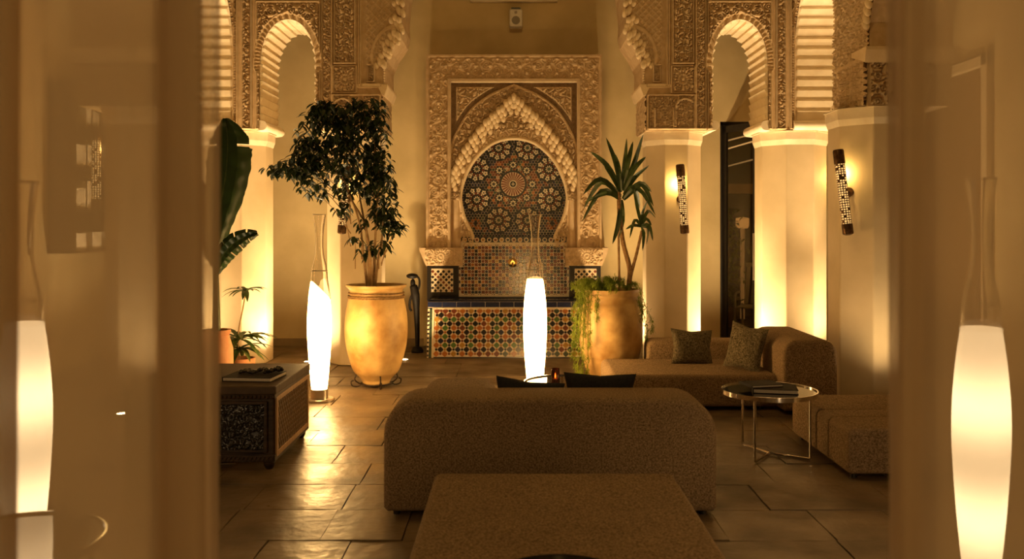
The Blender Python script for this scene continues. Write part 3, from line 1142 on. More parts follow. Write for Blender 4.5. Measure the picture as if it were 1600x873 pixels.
def field_h(U, V):
    h = .004 + .042 * p_floral(U, V, .13)
    ins = in_rope(U, V)
    spand = (~ins) & (V > 2.3)
    dr = poly_dist(ROPEP, U, V, False)
    e = np.minimum(IW - np.abs(U), IZ - V)
    dark = spand & ((e < .075) | (dr < .075))
    h = np.where(dark, .002 + .012 * p_net(U, V, .03), h)
    h = np.where(spand & ~dark & ((np.abs(e - .083) < .009) | (np.abs(dr - .083) < .009)), .03, h)
    # small interlace right above the niche
    dn = poly_dist(RING, U, V, False)
    h = np.where((dn < .1) & (V > 2.2), .004 + .022 * p_geo(U, V, .1), h)
    # side colonnettes
    low = (V < 2.02) & (np.abs(U) > IW - .13)
    h = np.where(low, .01 + .03 * np.sqrt(np.clip(1 - ((np.abs(U) - IW + .065) / .05) ** 2, 0, 1)), h)
    h = np.where(low & (V > 1.92), .03 + .03 * p_floral(U, V, .07), h)
    return h


def field_mi(U, V):
    dr = poly_dist(ROPEP, U, V, False)
    e = np.minimum(IW - np.abs(U), IZ - V)
    return ((~in_rope(U, V)) & (V > 2.3) & ((e < .075) | (dr < .075))).astype(int)


relief('carved_field', (0, YFD, 0), (1, 0, 0), (0, 0, 1), (0, -1, 0), -IW, IW, PZ0, IZ, .0075, field_h,
       lambda x, z: ~hole(x, z), [STUCCO, STUCCOD], body, midx=field_mi, offset=FO)
# rope moulding
b = MB()
pts = smooth_path([(x, YFD - .02, z) for x, z in ROPEP], 260)
b.tube(pts, [.017 + .006 * abs(math.sin(i * 1.05)) for i in range(len(pts))], 8)
fb(b, 'rope_moulding', STUCCO, body, smooth=True)
# niche lip
b = MB()
pts = smooth_path([(x, YFD - .012, z) for x, z in RING], 90)
b.tube(pts, .026, 8)
fb(b, 'niche_lip', STUCCOL, body, smooth=True)
# deep reveal between the field and the mosaic
b = MB()
YM = 11.70
n = len(RING)
vs = [(x, YFD, z) for x, z in RING] + [(x, YM, z) for x, z in RING]
b.add(vs, [(i, i + 1, n + i + 1, n + i) for i in range(n - 1)])
fb(b, 'niche_reveal', T_BLACK, body)
# inner rectangular fillet
b = MB().box(-IW - .02, IW + .02, YP - .012, YP + .06, IZ - .02, IZ + .012).box(-IW - .02, -IW + .01, YP - .012, YP + .06, PZ0, IZ).box(IW - .01, IW + .02, YP - .012, YP + .06, PZ0, IZ)
fb(b, 'fillet', STUCCOL, body, bevel=.006)
# muqarnas arch over the niche
mlobe = MB().ellipsoid((0, 0, 0), .04, .05, .056, 12, 8).mesh('muqarnas_lobe', STUCCOL, True)
path = smooth_path([(x, 0, z) for x, z in MQP], 40)
for i, p in enumerate(path):
    ph = i % 4
    for j in range(3):
        if j == 2 and ph % 2: continue
        sgn = -1 if p.x < -0.01 else (1 if p.x > .01 else 0)
        q = Vector((p.x - sgn * .03 * j, YFD - .055 + .016 * j, p.z - .052 * j - (.018 if ph in (1, 3) else 0)))
        sc = (1.0, .9, 1.0) if j == 0 else (.85, .8, .9)
        link_mesh('muqarnas_lobe', mlobe, body, q - Vector(FO), (0, 0, 0), sc)
# corbels at the foot of the frame
for s in (1, -1):
    b = MB()
    z0, z1 = atz(415, 11.42), atz(387, 11.42)
    pr = [(.655, z0), (.655, z1), (1.205, z1), (1.205, z1 - .03), (1.12, z0)]
    b.prism(pr, frame((0, YP - .1, 0), (1, 0, 0), (0, 0, 1), (0, 1, 0)), 0, .5, bottom=True)
    cb = fb(b, 'corbel', STUCCO, sx=s, tri=True)
    relief('carved_panel', (0, YP - .1, 0), (1, 0, 0), (0, 0, 1), (0, -1, 0), .67, 1.13, z0 + .012, z1 - .02, .007,
           lambda U, V: .004 + .016 * p_rosette(U, V, .93, (z0 + z1) / 2, .085), lambda x, z: x < 1.10 + (z - z0) * .3, STUCCO, cb, sx=s, offset=FO)

# ---- niche mosaic
b = MB()
MOS = frame((0, YM, 0), (1, 0, 0), (0, 0, 1), (0, -1, 0))
b.prism([(x * 1.01, z) for x, z in RING], MOS, -.02, 0, CREAM)
mr_ = random.Random(5)
k_px = YM / FOC


def mpx(cx, cy):           # crop pixels of the niche close-up -> (u,v)
    return ((715 + cx * 175 / 873) - CX) * k_px, EYE - ((210 + cy * 175 / 873) - CY) * k_px


CENTER = mpx(432, 387)
ROS = [mpx(*c) for c in ((320, 105), (545, 105), (150, 270), (712, 270), (150, 508), (718, 508), (320, 668), (545, 668))]
RROS = [mpx(140, 692), mpx(735, 690)]
rr_ = 95 * 175 / 873 * k_px
in_ring = inside_poly(RING)


def ok(u, v, m=0.0):
    return bool(in_ring(np.array([u]), np.array([v]))[0])


def ngon(c, r, n, a0=0.0):
    return [(c[0] + r * math.cos(a0 + 2 * math.pi * k / n), c[1] + r * math.sin(a0 + 2 * math.pi * k / n)) for k in range(n)]


def petal(c, r0, r1, w, a):
    ca, sa = math.cos(a), math.sin(a)
    pts = [(r0, 0), ((r0 + r1) / 2, w / 2), (r1, 0), ((r0 + r1) / 2, -w / 2)]
    return [(c[0] + x * ca - y_ * sa, c[1] + x * sa + y_ * ca) for x, y_ in pts]


pitch = .0385
jj = 0
v = 1.36
while v < 2.9:
    u = -.75 + (pitch / 2 if jj % 2 else 0)
    while u < .75:
        if ok(u, v):
            dc = math.hypot(u - CENTER[0], v - CENTER[1])
            dr = min(math.hypot(u - c[0], v - c[1]) for c in ROS)
            dq = min(math.hypot(u - c[0], v - c[1]) for c in RROS)
            if dr > rr_ * 1.0 and dc > .165:
                a = mr_.random()
                near = .165 < dc < .36 or dq < .1
                col = (RED if a < .42 else ORANGE if a < .5 else DGREEN if a < .62 else BLACK) if near else (NAVY if a < .55 else BLACK if a < .86 else RED if a < .94 else DGREEN)
                b.prism(ngon((u, v), pitch * .5, 6, R(30)), MOS, 0, .004, col)
        u += pitch
    v += pitch * .866
    jj += 1


def rosette(c, r):
    b.prism(ngon(c, r * 1.1, 24), MOS, 0, .0045, BLACK)
    n_ = 10
    for k in range(n_):
        a = 2 * math.pi * k / n_ + .15
        q = (c[0] + r * .8 * math.cos(a), c[1] + r * .8 * math.sin(a))
        for m_ in range(5):
            b.prism(petal(q, .004, .036, .026, a + 2 * math.pi * m_ / 5), MOS, 0, .0065, CREAM)
        b.prism(ngon(q, .009, 6), MOS, 0, .008, BLACK if k % 2 else RED)
        b.prism(petal(c, r * .36, r * .66, .030, a + .31), MOS, 0, .0062, RED)
        b.prism(petal(c, r * .44, r * .64, .020, a), MOS, 0, .0064, CREAM)
        b.prism(petal(c, r * .10, r * .32, .016, a), MOS, 0, .0064, CREAM)
    b.prism(ngon(c, r * .13, 8), MOS, 0, .008, DGREEN)


for c in ROS: rosette(c, rr_)
for c in RROS:
    for k in range(8):
        a = math.pi * k / 4
        b.prism(petal(c, .03, .075, .03, a), MOS, 0, .006, ORANGE)
    b.prism(ngon(c, .024, 8), MOS, 0, .006, BLACK)
# central sun
b.prism(ngon(CENTER, .18, 36), MOS, 0, .0042, BLACK)
b.prism(ngon(CENTER, .155, 36), MOS, 0, .0048, CREAM)
for k in range(26):
    a = 2 * math.pi * k / 26
    ca, sa = math.cos(a), math.sin(a)
    w0, w1 = .0045, .0125
    b.prism([(CENTER[0] + x * ca - y_ * sa, CENTER[1] + x * sa + y_ * ca) for x, y_ in ((.05, -w0), (.145, -w1), (.158, 0), (.145, w1), (.05, w0))], MOS, 0, .006, RED)
b.prism(ngon(CENTER, .04, 16), MOS, 0, .007, BLACK)
for k in range(4): b.prism(petal(CENTER, 0, .026, .012, math.pi / 2 * k), MOS, 0, .008, CREAM)
for k in range(8):
    a = math.pi * k / 4
    q = (CENTER[0] + .252 * math.cos(a), CENTER[1] + .252 * math.sin(a))
    b.prism(ngon(q, .056, 12), MOS, 0, .0045, BLACK)
    for m_ in range(8): b.prism(petal(q, .014, .047, .022, 2 * math.pi * m_ / 8), MOS, 0, .006, CREAM)
    b.prism(ngon(q, .014, 8), MOS, 0, .008, BLACK)
    q = (CENTER[0] + .215 * math.cos(a + math.pi / 8), CENTER[1] + .215 * math.sin(a + math.pi / 8))
    for m_ in range(4): b.prism(petal(q, .004, .026, .018, 2 * math.pi * m_ / 4 + a), MOS, 0, .006, CREAM)
ms = fb(b, 'niche_mosaic', TILES, body, recalc=False)
tag(ms, 'round mosaic of star rosettes in dark and cream glazed tile', kind='stuff')
b = MB()
pts = smooth_path([(x * .985, YM - .008, z - .004) for x, z in RING], 90)
b.tube(pts, .011, 6)
fb(b, 'niche_border', T_BLACK, body, smooth=True)

# ---- spout panel
YS = 11.56
SP = frame((0, YS, 0), (1, 0, 0), (0, 0, 1), (0, -1, 0))
b = MB()
zt, zm, zb = atz(380, YS), atz(415, YS), atz(463, YS)
wa, wb = 82.5 * YS / FOC, 89 * YS / FOC
zr = atz(370, YS)
panel = [(-wb, zb), (wb, zb), (wb, zm), (wa, zm), (wa, zr), (-wa, zr), (-wa, zm), (-wb, zm)]
b.prism(panel, SP, -.14, 0, CREAM, bottom=True)
# ring row on top
b.prism([(-wa, zt + .005), (wa, zt + .005), (wa, zr), (-wa, zr)], SP, 0, .003, BLACK)
k = -15
for k in range(-8, 9):
    u = k * .0795
    b.prism(ngon((u, (zt + zr) / 2 + .003), .031, 12), SP, .003, .007, CREAM)
    b.prism(ngon((u, (zt + zr) / 2 + .003), .019, 8), SP, .007, .009, RED if k % 3 == 0 else (OCHRE if k % 3 == 1 else BLACK))
p_ = .0885
jj = 0
v = zb + .055
in_panel = inside_poly(panel)
while v < zt - .03:
    for i in range(-10, 11):
        u = i * p_ + (p_ / 2 if jj % 2 else 0)
        lim = (wa if v > zm - .02 else wb) - .035
        if abs(u) > lim: continue
        col = mr_.choice((NAVY, NAVY, BLACK, RED, OCHRE, ORANGE))
        b.prism(ngon((u, v), .020, 8), SP, 0, .004, col)
        for m_ in range(8):
            a = math.pi * m_ / 4 + R(22.5)
            b.prism(petal((u, v), .023, .042, .017, a), SP, 0, .004, col if m_ % 2 else BLACK)
    if True:
        for i in range(-20, 21):
            u = (i + .5) * p_ + (p_ / 2 if jj % 2 else 0)
            lim = (wa if v > zm - .02 else wb) - .02
            if abs(u) > lim: continue
            b.prism(ngon((u, v), .019, 8, R(22.5)), SP, 0, .005, RED if (i + jj) % 3 else BLACK)
    v += p_ / 2
    jj += 1
sp = fb(b, 'spout_panel', TILES, recalc=False, tri=False)
tag(sp, 'upright panel of small star mosaic above the basin', kind='stuff')
# cream edge of the panel
b = MB()
for (u0, u1, v0, v1) in ((-wa, wa, zt - .008, zt + .012), (-wb, -wb + .022, zb, zm), (wb - .022, wb, zb, zm), (-wa, -wa + .022, zm, zt), (wa - .022, wa, zm, zt), (-wb, -wa + .02, zm - .02, zm), (wa - .02, wb, zm - .02, zm), (-wb, wb, zb, zb + .02)):
    b.prism([(u0, v0), (u1, v0), (u1, v1), (u0, v1)], SP, 0, .008, 0)
fb(b, 'panel_edge', T_CREAM, sp, recalc=False)
b = MB()
pz = at(801, 410, YS)
b.lathe([(.012, 0), (.055, .004), (.06, .016), (.045, .03), (.025, .034), (.02, .09), (.028, .1)], 20, M=Matrix.Translation((pz.x, YS, pz.z)) @ Matrix.Rotation(R(90), 4, 'X'))
b.tube([(pz.x, YS - .08, pz.z), (pz.x, YS - .13, pz.z - .01), (pz.x, YS - .15, pz.z - .05)], .014, 10)
fb(b, 'spout', BRASS, smooth=True)

# dark side blocks with checker panels
for s in (1, -1):
    b = MB()
    x0, x1 = 92 * YP / FOC, 135 * YP / FOC
    zlo, zhi = .64, atz(415, YP)
    b.box(x0 - .05, x1, YP - .06, YW, zlo, zhi, 1)
    o_ = fb(b, 'side_block', [T_CREAM, T_BLACK, T_NAVY], sx=s)
    b = MB()
    SB = frame((0, YP - .062, 0), (1, 0, 0), (0, 0, 1), (0, -1, 0))
    u0, u1, v0, v1 = x0 + .02, x1 - .055, zlo + .11, zhi - .035
    b.prism([(u0, v0), (u1, v0), (u1, v1), (u0, v1)], SB, 0, .004, 0)
    c = (u1 - u0) / 8
    for i in range(8):
        for j in range(int((v1 - v0) / c)):
            if (i + j) % 2 == 0:
                q = (u0 + (i + .5) * c, v0 + (j + .5) * c)
                b.prism(ngon(q, c * .62, 4), SB, .004, .007, 1 if (i * 7 + j * 3) % 5 else 2)
    tag(fb(b, 'checker_mosaic', [T_CREAM, T_BLACK, T_RED], o_, sx=s, recalc=False), kind='stuff')

# ---- basin
BW, BH, YB0, YB1 = 1.055, .612, 10.82, 11.0
b = MB()
BT = BH + .075
L_ = math.hypot(BT, YB1 - YB0)
vax = Vector((0, (YB1 - YB0) / L_, BT / L_))
nax = Vector((0, -BT / L_, (YB1 - YB0) / L_))
vs = [(-BW, YB0, 0), (BW, YB0, 0), (BW, YB1, BH + .075), (-BW, YB1, BH + .075), (-BW, YP, 0), (BW, YP, 0), (BW, YP, BH + .075), (-BW, YP, BH + .075),
      (-BW + .1, YB1 + .16, BH + .075), (BW - .1, YB1 + .16, BH + .075), (BW - .1, YP - .07, BH + .075), (-BW + .1, YP - .07, BH + .075),
      (-BW + .1, YB1 + .16, .4), (BW - .1, YB1 + .16, .4), (BW - .1, YP - .07, .4), (-BW + .1, YP - .07, .4)]
fs = [(0, 1, 2, 3), (1, 5, 6, 2), (4, 0, 3, 7), (5, 4, 7, 6), (3, 2, 9, 8), (2, 6, 10, 9), (6, 7, 11, 10), (7, 3, 8, 11), (8, 9, 13, 12), (9, 10, 14, 13), (10, 11, 15, 14), (11, 8, 12, 15), (12, 13, 14, 15)]
b.add(vs, fs)
basin = fb(b, 'basin', T_NAVY)
fb(MB().box(-BW + .1, BW - .1, YB1 + .16, YP - .07, .6, .64), 'water', WATER, basin)
BFR = frame((0, YB0, 0), (1, 0, 0), vax, nax)
off = Vector(FO)
b = MB()
FWu, FV0, FV1 = .985, .012, .600
b.prism([(-FWu, FV0), (FWu, FV0), (FWu, FV1), (-FWu, FV1)], BFR, 0, .006, 0)
pt = .1045
NU = 9
vv0 = .048
dots = MB()
tile_dia = {}
for ci in range(1, 8):
    tb = MB().prism([(x * .0335, y_ * .0335) for x, y_ in ((1.0, .18), (.18, 1.0), (-.18, 1.0), (-1.0, .18), (-1.0, -.18), (-.18, -1.0), (.18, -1.0), (1.0, -.18))], lambda u, v, h: Vector((u, v, h)), 0, .005)
    tile_dia[ci] = tb.mesh('tile', TILES[ci])
rotx = math.atan2(vax.z, vax.y)
tr = random.Random(3)
for j in range(11):
    v = vv0 + j * pt / 2
    odd = j % 2
    for i in range(-NU, NU + (1 if not odd else 0)):
        u = (i + (.5 if odd else 0)) * pt
        if abs(u) > FWu - .04: continue
        if odd:
            col = BLACK if tr.random() < .75 else NAVY if tr.random() < .6 else RED
        else:
            blk = (i + 9) % 6; r_ = j // 2
            if r_ in (0, 5): col = ORANGE if tr.random() < .55 else (RED if (i + 9) < 8 else DGREEN)
            elif r_ in (1, 4): col = GREEN if 1 <= blk <= 4 else ORANGE
            else: col = GREEN if blk in (1, 4) else (ORANGE if blk != 3 else RED) if blk else ORANGE
            if (i + 9) % 6 == 5 and r_ not in (0, 5): col = ORANGE if (i + 9) // 6 % 2 == 0 else DGREEN
            if tr.random() < .12: col = OCHRE
        p = BFR(u, v, .006) - off
        link_mesh('tile', tile_dia[col], basin, p, (rotx, 0, 0))
for j in range(-1, 12):
    v = vv0 + j * pt / 2
    for i in range(-NU - 1, NU + 2):
        u = (i + (.5 if j % 2 == 0 else 0)) * pt
        if abs(u) > FWu - .02 or not FV0 + .012 < v < FV1 - .012: continue
        dots.prism(ngon((u, v), .0155, 8), BFR, .006, .010, (RED, BLACK, ORANGE, OCHRE)[tr.choice((0, 0, 1, 1, 2, 3))])
tag(fb(dots, 'small_tiles', TILES, basin, recalc=False), kind='stuff')
fb(b, 'tile_bed', T_CREAM, basin, recalc=False)
b = MB()
for (u0, u1, v0, v1) in ((-FWu, FWu, FV1 - .012, FV1 + .01), (-FWu - .012, -FWu + .012, 0, FV1 + .01), (FWu - .012, FWu + .012, 0, FV1 + .01)):
    b.prism([(u0, v0), (u1, v0), (u1, v1), (u0, v1)], BFR, 0, .011, 0)
fb(b, 'tile_border', T_CREAM, basin, recalc=False)
# dark green upright tiles and blue ledge tiles, each one a piece
lj = MB().prism([(-BW + .002, FV1 + .012), (BW - .002, FV1 + .012), (BW - .002, FV1 + .086), (-BW + .002, FV1 + .086)], BFR, 0, .003)
fb(lj, 'ledge_joint', T_CREAM, basin, recalc=False)
bl = MB().prism([(-.0855, -.032), (.0855, -.032), (.0855, .032), (-.0855, .032)], lambda u, v, h: Vector((u, v, h)), 0, .006).mesh('ledge_tile', tile_mat('glaze_blue', (.016, .020, .05), rough=.15))
dg = MB().prism([(-.015, -.055), (.015, -.055), (.015, .055), (-.015, .055)], lambda u, v, h: Vector((u, v, h)), 0, .005).mesh('edge_tile', T_DGREEN)
for i in range(12):
    u = -BW + (i + .5) * 2 * BW / 12
    if True:
        link_mesh('ledge_tile', bl, basin, BFR(u, FV1 + .050, .002) - off, (rotx, 0, 0))
for s in (-1, 1):
    for j in range(5):
        link_mesh('edge_tile', dg, basin, BFR(s * (FWu + .027), .065 + j * .118, .002) - off, (rotx, 0, 0))
b = MB()
for s in (-1, 1):
    b.prism([(s * (FWu + .045), 0), (s * (BW - .002), 0), (s * (BW - .002), FV1), (s * (FWu + .045), FV1)], BFR, 0, .003, 0)
    for j in range(11):
        b.prism(ngon((s * (FWu + .058), .03 + j * .052), .015, 4), BFR, .003, .007, 1)
tag(fb(b, 'edge_checker', [T_CREAM, T_BLACK], basin, recalc=False), kind='stuff')

# ================================================================== WALL SPEAKER
sp_ = at(806, 33, YW)
o = empty('wall_speaker', (sp_.x, YW, sp_.z))
tag(o, 'small white loudspeaker on the wall above the fountain', 'speaker')
MB().box(-.085, .085, -.2, -.05, -.115, .115).build('cabinet', WHITEP, o, bevel=.018)
MB().lathe([(.052, 0), (.055, .006), (.03, .012), (.012, .004)], 20, M=Matrix.Translation((0, -.2, -.035)) @ Matrix.Rotation(R(90), 4, 'X')).build('woofer', mat('speaker_grey', (.25, .22, .17), None, .6), o, smooth=True)
MB().lathe([(.02, 0), (.018, .006)], 14, M=Matrix.Translation((0, -.2, .07)) @ Matrix.Rotation(R(90), 4, 'X')).build('tweeter', mat('tweeter_grey', (.35, .3, .24), None, .5), o, smooth=True)
MB().box(-.06, .06, -.14, 0, .115, .15).box(-.03, .03, -.06, 0, .0, .14).build('bracket', BLACKM, o, bevel=.006)

# ================================================================== FLOOR LAMPS
BODY_PROF = [(.075, .105), (.085, .2), (.098, .35), (.108, .5), (.114, .64), (.112, .78), (.102, .92), (.089, 1.03), (.078, 1.10)]


def floor_lamp(loc, label, diffuser, slant=0.0, scale=1.0, bodytop=1.085):
    o = empty('floor_lamp', loc)
    tag(o, label, 'floor lamp', 'tall torpedo floor lamps')
    o.scale = (scale,) * 3
    prof = smooth_path([(r, 0, z) for r, z in BODY_PROF], 40)
    n = 40
    b = MB()
    vs, fs = [], []
    inner = [p for p in prof if p.z <= bodytop + .012]
    for p in inner:
        for k in range(n):
            a = 2 * math.pi * k / n
            r = p.x - .004
            z = p.z
            if slant:
                cut = bodytop - slant * .5 * (1 + math.cos(a) * 1.0)
                z = .105 + (z - .105) * (cut - .105) / (bodytop - .105)
                # follow the profile at the squeezed height
                r = np.interp(z, [q.z for q in prof], [q.x for q in prof]) - .004
            vs.append((r * math.cos(a), r * math.sin(a), z))
    m = len(inner)
    for i in range(m - 1):
        for k in range(n):
            fs.append((i * n + k, i * n + (k + 1) % n, (i + 1) * n + (k + 1) % n, (i + 1) * n + k))
    fs.append(tuple((m - 1) * n + k for k in range(n)))
    b.add(vs, fs)
    b.build('diffuser', diffuser, o, smooth=True)
    gl = [(.078, 1.10), (.073, 1.18), (.060, 1.25), (.044, 1.32), (.036, 1.40), (.035, 1.46), (.040, 1.55), (.050, 1.64), (.060, 1.70)]
    gp = smooth_path([(r, 0, z) for r, z in gl], 30)
    zs = bodytop - slant - .02
    wall = [(p.x, p.z) for p in prof if p.z > zs and p.z < 1.10] + [(p.x, p.z) for p in gp]
    full = wall + [(r - .004, z) for r, z in reversed(wall)]
    b = MB().lathe(full + [full[0]], 36, cap0=False, cap1=False)
    b.build('glass_neck', GLASS, o, smooth=True)
    b = MB().tube([(.0735 * math.cos(2 * math.pi * k / 32), .0735 * math.sin(2 * math.pi * k / 32), 1.185) for k in range(32)], .003, 6, closed=True)
    b.build('glass_ring', CREAMP, o, smooth=True)
    MB().tube([(.060 * math.cos(2 * math.pi * k / 32), .060 * math.sin(2 * math.pi * k / 32), 1.70) for k in range(32)], .003, 6, closed=True).build('lip_highlight', CREAMP, o, smooth=True)  # cream colour stands in for the bright edge along the glass rim
    MB().lathe([(.078, .02), (.078, .105), (.07, .108)], 32).build('collar', STEEL, o, smooth=True)
    MB().lathe([(.135, 0), (.135, .016), (.128, .022)], 40).build('base', STEEL, o, smooth=True)
    return o


LAMPC = (1.0, .57, .19)
DIFF = diffuser_mat('lamp_diffuser_bright', LAMPC, 18, 7, (.45, .8), .25)
DIFFD = diffuser_mat('lamp_diffuser_dim', (1.0, .66, .32), 2.4, 4.6, (.31, .78), .13)
pl1 = at(499, 624, 8.2)
floor_lamp((pl1.x, 8.2, 0), 'glowing white floor lamp with slanted top beside the carved chest', DIFF, .17)
pl2 = at(836, 620, 8.35)
floor_lamp((pl2.x, 8.35, 0), 'glowing white floor lamp standing before the fountain basin', DIFF, 0, 1.0, 1.14)
floor_lamp((atx(1533, 3.9), 3.9, 0), 'glowing floor lamp behind the right sheer curtain', DIFFD, 0, 1.06)
floor_lamp((atx(38, 4.1), 4.1, 0), 'glowing floor lamp behind the left sheer curtain', DIFFD, 0, 1.06)


# ================================================================== SOFAS
def feet(parent, pts, h=.04):
    for (x, y_) in pts:
        MB().lathe([(.02, 0), (.022, h + .01)], 10).build('foot', BLACKM, parent, smooth=True, loc=(x, y_, 0))


so = empty('sofa', (0, 5.1, 0))
so.location.x = atx(860, 4.9)
tag(so, 'brown tweed sofa seen from behind in the courtyard centre', 'sofa')
so_x = so.location.x
soft_block('backrest', 1.835, .36, .625, .2, .065, TWEED, so, (0, 0, .025), segs=10)
soft_block('seat', 1.80, .85, .31, .05, .05, TWEED, so, (0, .60, .03))
feet(so, ((-.85, -.12), (.85, -.12), (-.82, .95), (.82, .95)), .03)
bol = soft_block('armrest', .50, .8, .525, .12, .08, TWEED, so, (-.56, .66, .03))

ot = empty('ottoman', (atx(866, 4.64), 3.9, 0))
tag(ot, 'large square brown tweed ottoman in the foreground', 'ottoman')
soft_block('cushion', 1.24, 1.5, .285, .035, .035, TWEED, ot, (0, 0, .035))
feet(ot, ((-.52, -.65), (.52, -.65), (-.52, .65), (.52, .65)), .035)

tr_ = empty('round_tray', (atx(875, 3.2), 3.12, .321))
tag(tr_, 'round black tray lying on the foreground ottoman', 'tray')
MB().lathe([(.02, 0), (.23, 0), (.245, .01), (.255, .038), (.248, .04), (.235, .014), (.02, .008)], 44).build('dish', BLACKGL, tr_, smooth=True)
MB().tube([(.252 * math.cos(2 * math.pi * k / 44), .252 * math.sin(2 * math.pi * k / 44), .039) for k in range(44)], .005, 6, closed=True).build('rim', BLACKGL, tr_, smooth=True)

# right sofa
rs = empty('sofa', (0, 0, 0))
rs.location = (1.55, 8.0, 0)
tag(rs, 'low brown tweed corner sofa beside the pillars', 'sofa')
soft_block('seat', 1.46, .95, .28, .06, .06, TWEED, rs, (.05 - .03, .22, .03))
soft_block('backrest', .46, 1.05, .605, .13, .07, TWEED, rs, (2.50 - 1.55, .07, .03), segs=9)
soft_block('bolster', .95, .28, .45, .08, .07, TWEED, rs, (.225, .85, .03))
feet(rs, ((-.62, -.18), (.6, -.18), (-.62, .6), (.85, -.35), (1.05, .5)), .035)

ro = empty('ottoman', (2.56, 6.2, 0))
tag(ro, 'low brown tweed bench ottoman beside the right curtain', 'ottoman')
ys = [(-.57, .36), (-.215, .24), (.03, .54)]
for y0, d in ys:
    soft_block('cushion', .92, d - .004, .29, .045, .02, TWEED, ro, (0, y0 + d / 2, .035))
feet(ro, ((-.4, -.5), (.4, -.5), (-.4, .5), (.4, .5)), .035)


def pillow(px, py, Y, w, h, t, tilt, rz, m, label, group, roll=0):
    p = at(px, py, Y)
    o = link_mesh('cushion', pillow_mesh('cushion', w, h, t, m), None, p, (R(tilt), R(roll), R(rz)))
    tag(o, label, 'cushion', group)
    return o


pillow(1081, 542, 8.42, .40, .34, .13, -16, 4, TWEED2, 'olive boucle cushion leaning on the low bolster', 'cushions on the corner sofa', 3)
pillow(1165, 543, 8.05, .40, .42, .13, -12, -52, TWEED2, 'olive boucle cushion leaning on the tall sofa back', 'cushions on the corner sofa', 6)
pillow(826, 624, 5.36, .42, .24, .10, -8, 3, BLACKF, 'lower black cushion behind the central sofa back', 'black cushions on the central sofa', 7)
pillow(937, 615, 5.42, .44, .25, .10, -6, -3, BLACKF, 'taller black cushion on the central sofa near the candle', 'black cushions on the central sofa', 1)


# ================================================================== COFFEE TABLES
def coffee_table(loc, label, rz=0.0):
    o = empty('coffee_table', loc, rz)
    tag(o, label, 'table', 'round glass coffee tables with chrome legs')
    MB().lathe([(.318, .435), (.318, .447)], 56).build('glass_top', DGLASS, o, smooth=True)
    MB().lathe([(.320, .425), (.327, .425), (.327, .456), (.320, .456), (.320, .425)], 56, cap0=False, cap1=False).build('rim', CHROME, o, smooth=True)
    for a in (-115, 35, 155):
        x, y_ = .285 * math.cos(R(a)), .285 * math.sin(R(a))
        MB().tube([(x, y_, .43), (x, y_, .02), (x * .96, y_ * .96, .010), (0, 0, .010)], .0085, 8).build('leg', CHROME, o, smooth=True)
    return o


tr1 = at(1202, 610, 6.26)
coffee_table((tr1.x, 6.26, 0), 'round smoked glass coffee table with books beside the corner sofa', R(80))
tc1 = at(888, 597, 6.57)
coffee_table((tc1.x, 6.57, 0), 'round smoked glass coffee table with candle behind the central sofa', R(20))
tl1 = at(15, 845, 3.27)
coffee_table((tl1.x, 3.27, 0), 'round glass coffee table behind the left sheer curtain', R(10))


def book(name, loc, w, d, t, rz, label, cover=BLACKF, group=None, pages=PAPER):
    o = empty(name, loc, rz)
    tag(o, label, 'book', group)
    MB().box(-w / 2, w / 2, -d / 2, d / 2, 0, .004).box(-w / 2, w / 2, -d / 2, d / 2, t - .004, t).box(-w / 2, -w / 2 + .005, -d / 2, d / 2, 0, t).build('cover', cover, o, bevel=.001)
    MB().box(-w / 2 + .006, w / 2 - .005, -d / 2 + .004, d / 2 - .004, .004, t - .004).build('pages', pages, o)
    return o


BOOKC = mat('black_book_cover', (.012, .010, .009), (.02, .016, .012), .7, 30, spec=.15)
bp = tr1.x
book('book', (bp + .03, 6.24, .448), .30, .24, .03, R(-12), 'thick black book lying on the glass coffee table', BOOKC, 'books on the coffee table')
book('book', (bp - .05, 6.29, .479), .24, .19, .018, R(14), 'smaller black book on top of the thick one', BOOKC, 'books on the coffee table')

# candle glass
cg = at(868, 600, 6.42)
o = empty('candle_holder', (cg.x, 6.45, .447))
tag(o, 'small amber glass candle holder on the coffee table', 'candle')
wall = [(.031, .0), (.033, .01), (.031, .125)]
MB().lathe(wall + [(.028, .125), (.029, .012), (.01, .008)], 24, cap0=True, cap1=False).build('glass', AMBERG, o, smooth=True)
MB().lathe([(.024, .012), (.024, .05)], 18).build('wax', mat('wax', (.5, .3, .14), None, .5), o, smooth=True)
MB().lathe([(.001, .055), (.006, .062), (.0045, .075), (.0005, .09)], 10).build('flame', emit_mat('flame', (1, .55, .18), 14), o, smooth=True)

# ================================================================== CHEST
CXR, CY0, CY1 = -1.56, 5.85, 6.82
CW, CD, CH = 1.0, CY1 - CY0, .55
ch = empty('chest', (CXR - CW / 2, CY0 + CD / 2, 0))
tag(ch, 'dark carved wooden chest with a lattice side panel', 'chest')
hw, hd = CW / 2, CD / 2
MB().box(-hw + .012, hw - .012, -hd + .012, hd - .012, .06, .47).build('body', WOODD, ch, bevel=.006)
MB().box(-hw - .008, hw + .008, -hd - .008, hd + .008, .495, CH).build('lid', mat('lid_wood', (.05, .030, .014), (.085, .05, .024), .6, 7, .1, 40, spec=.25, stretch=(1, 6, 1)), ch, bevel=.008)
MB().box(-hw, hw, -hd, hd, .465, .495).box(-hw, hw, -hd, hd, .055, .10).build('moulding', WOODD, ch, bevel=.005)
dm = MB().ellipsoid((0, 0, 0), .011, .011, .011, 8, 6).mesh('bead', WOODD, True)
for i in range(36):
    link_mesh('bead', dm, ch, (-hw + .02 + i * .0275, -hd - .006, .48))
    b_ = link_mesh('bead', dm, ch, (-hw + .02 + i * .0275, -hd - .002, .078), (0, .6, 0), (.7, .7, 1.5))
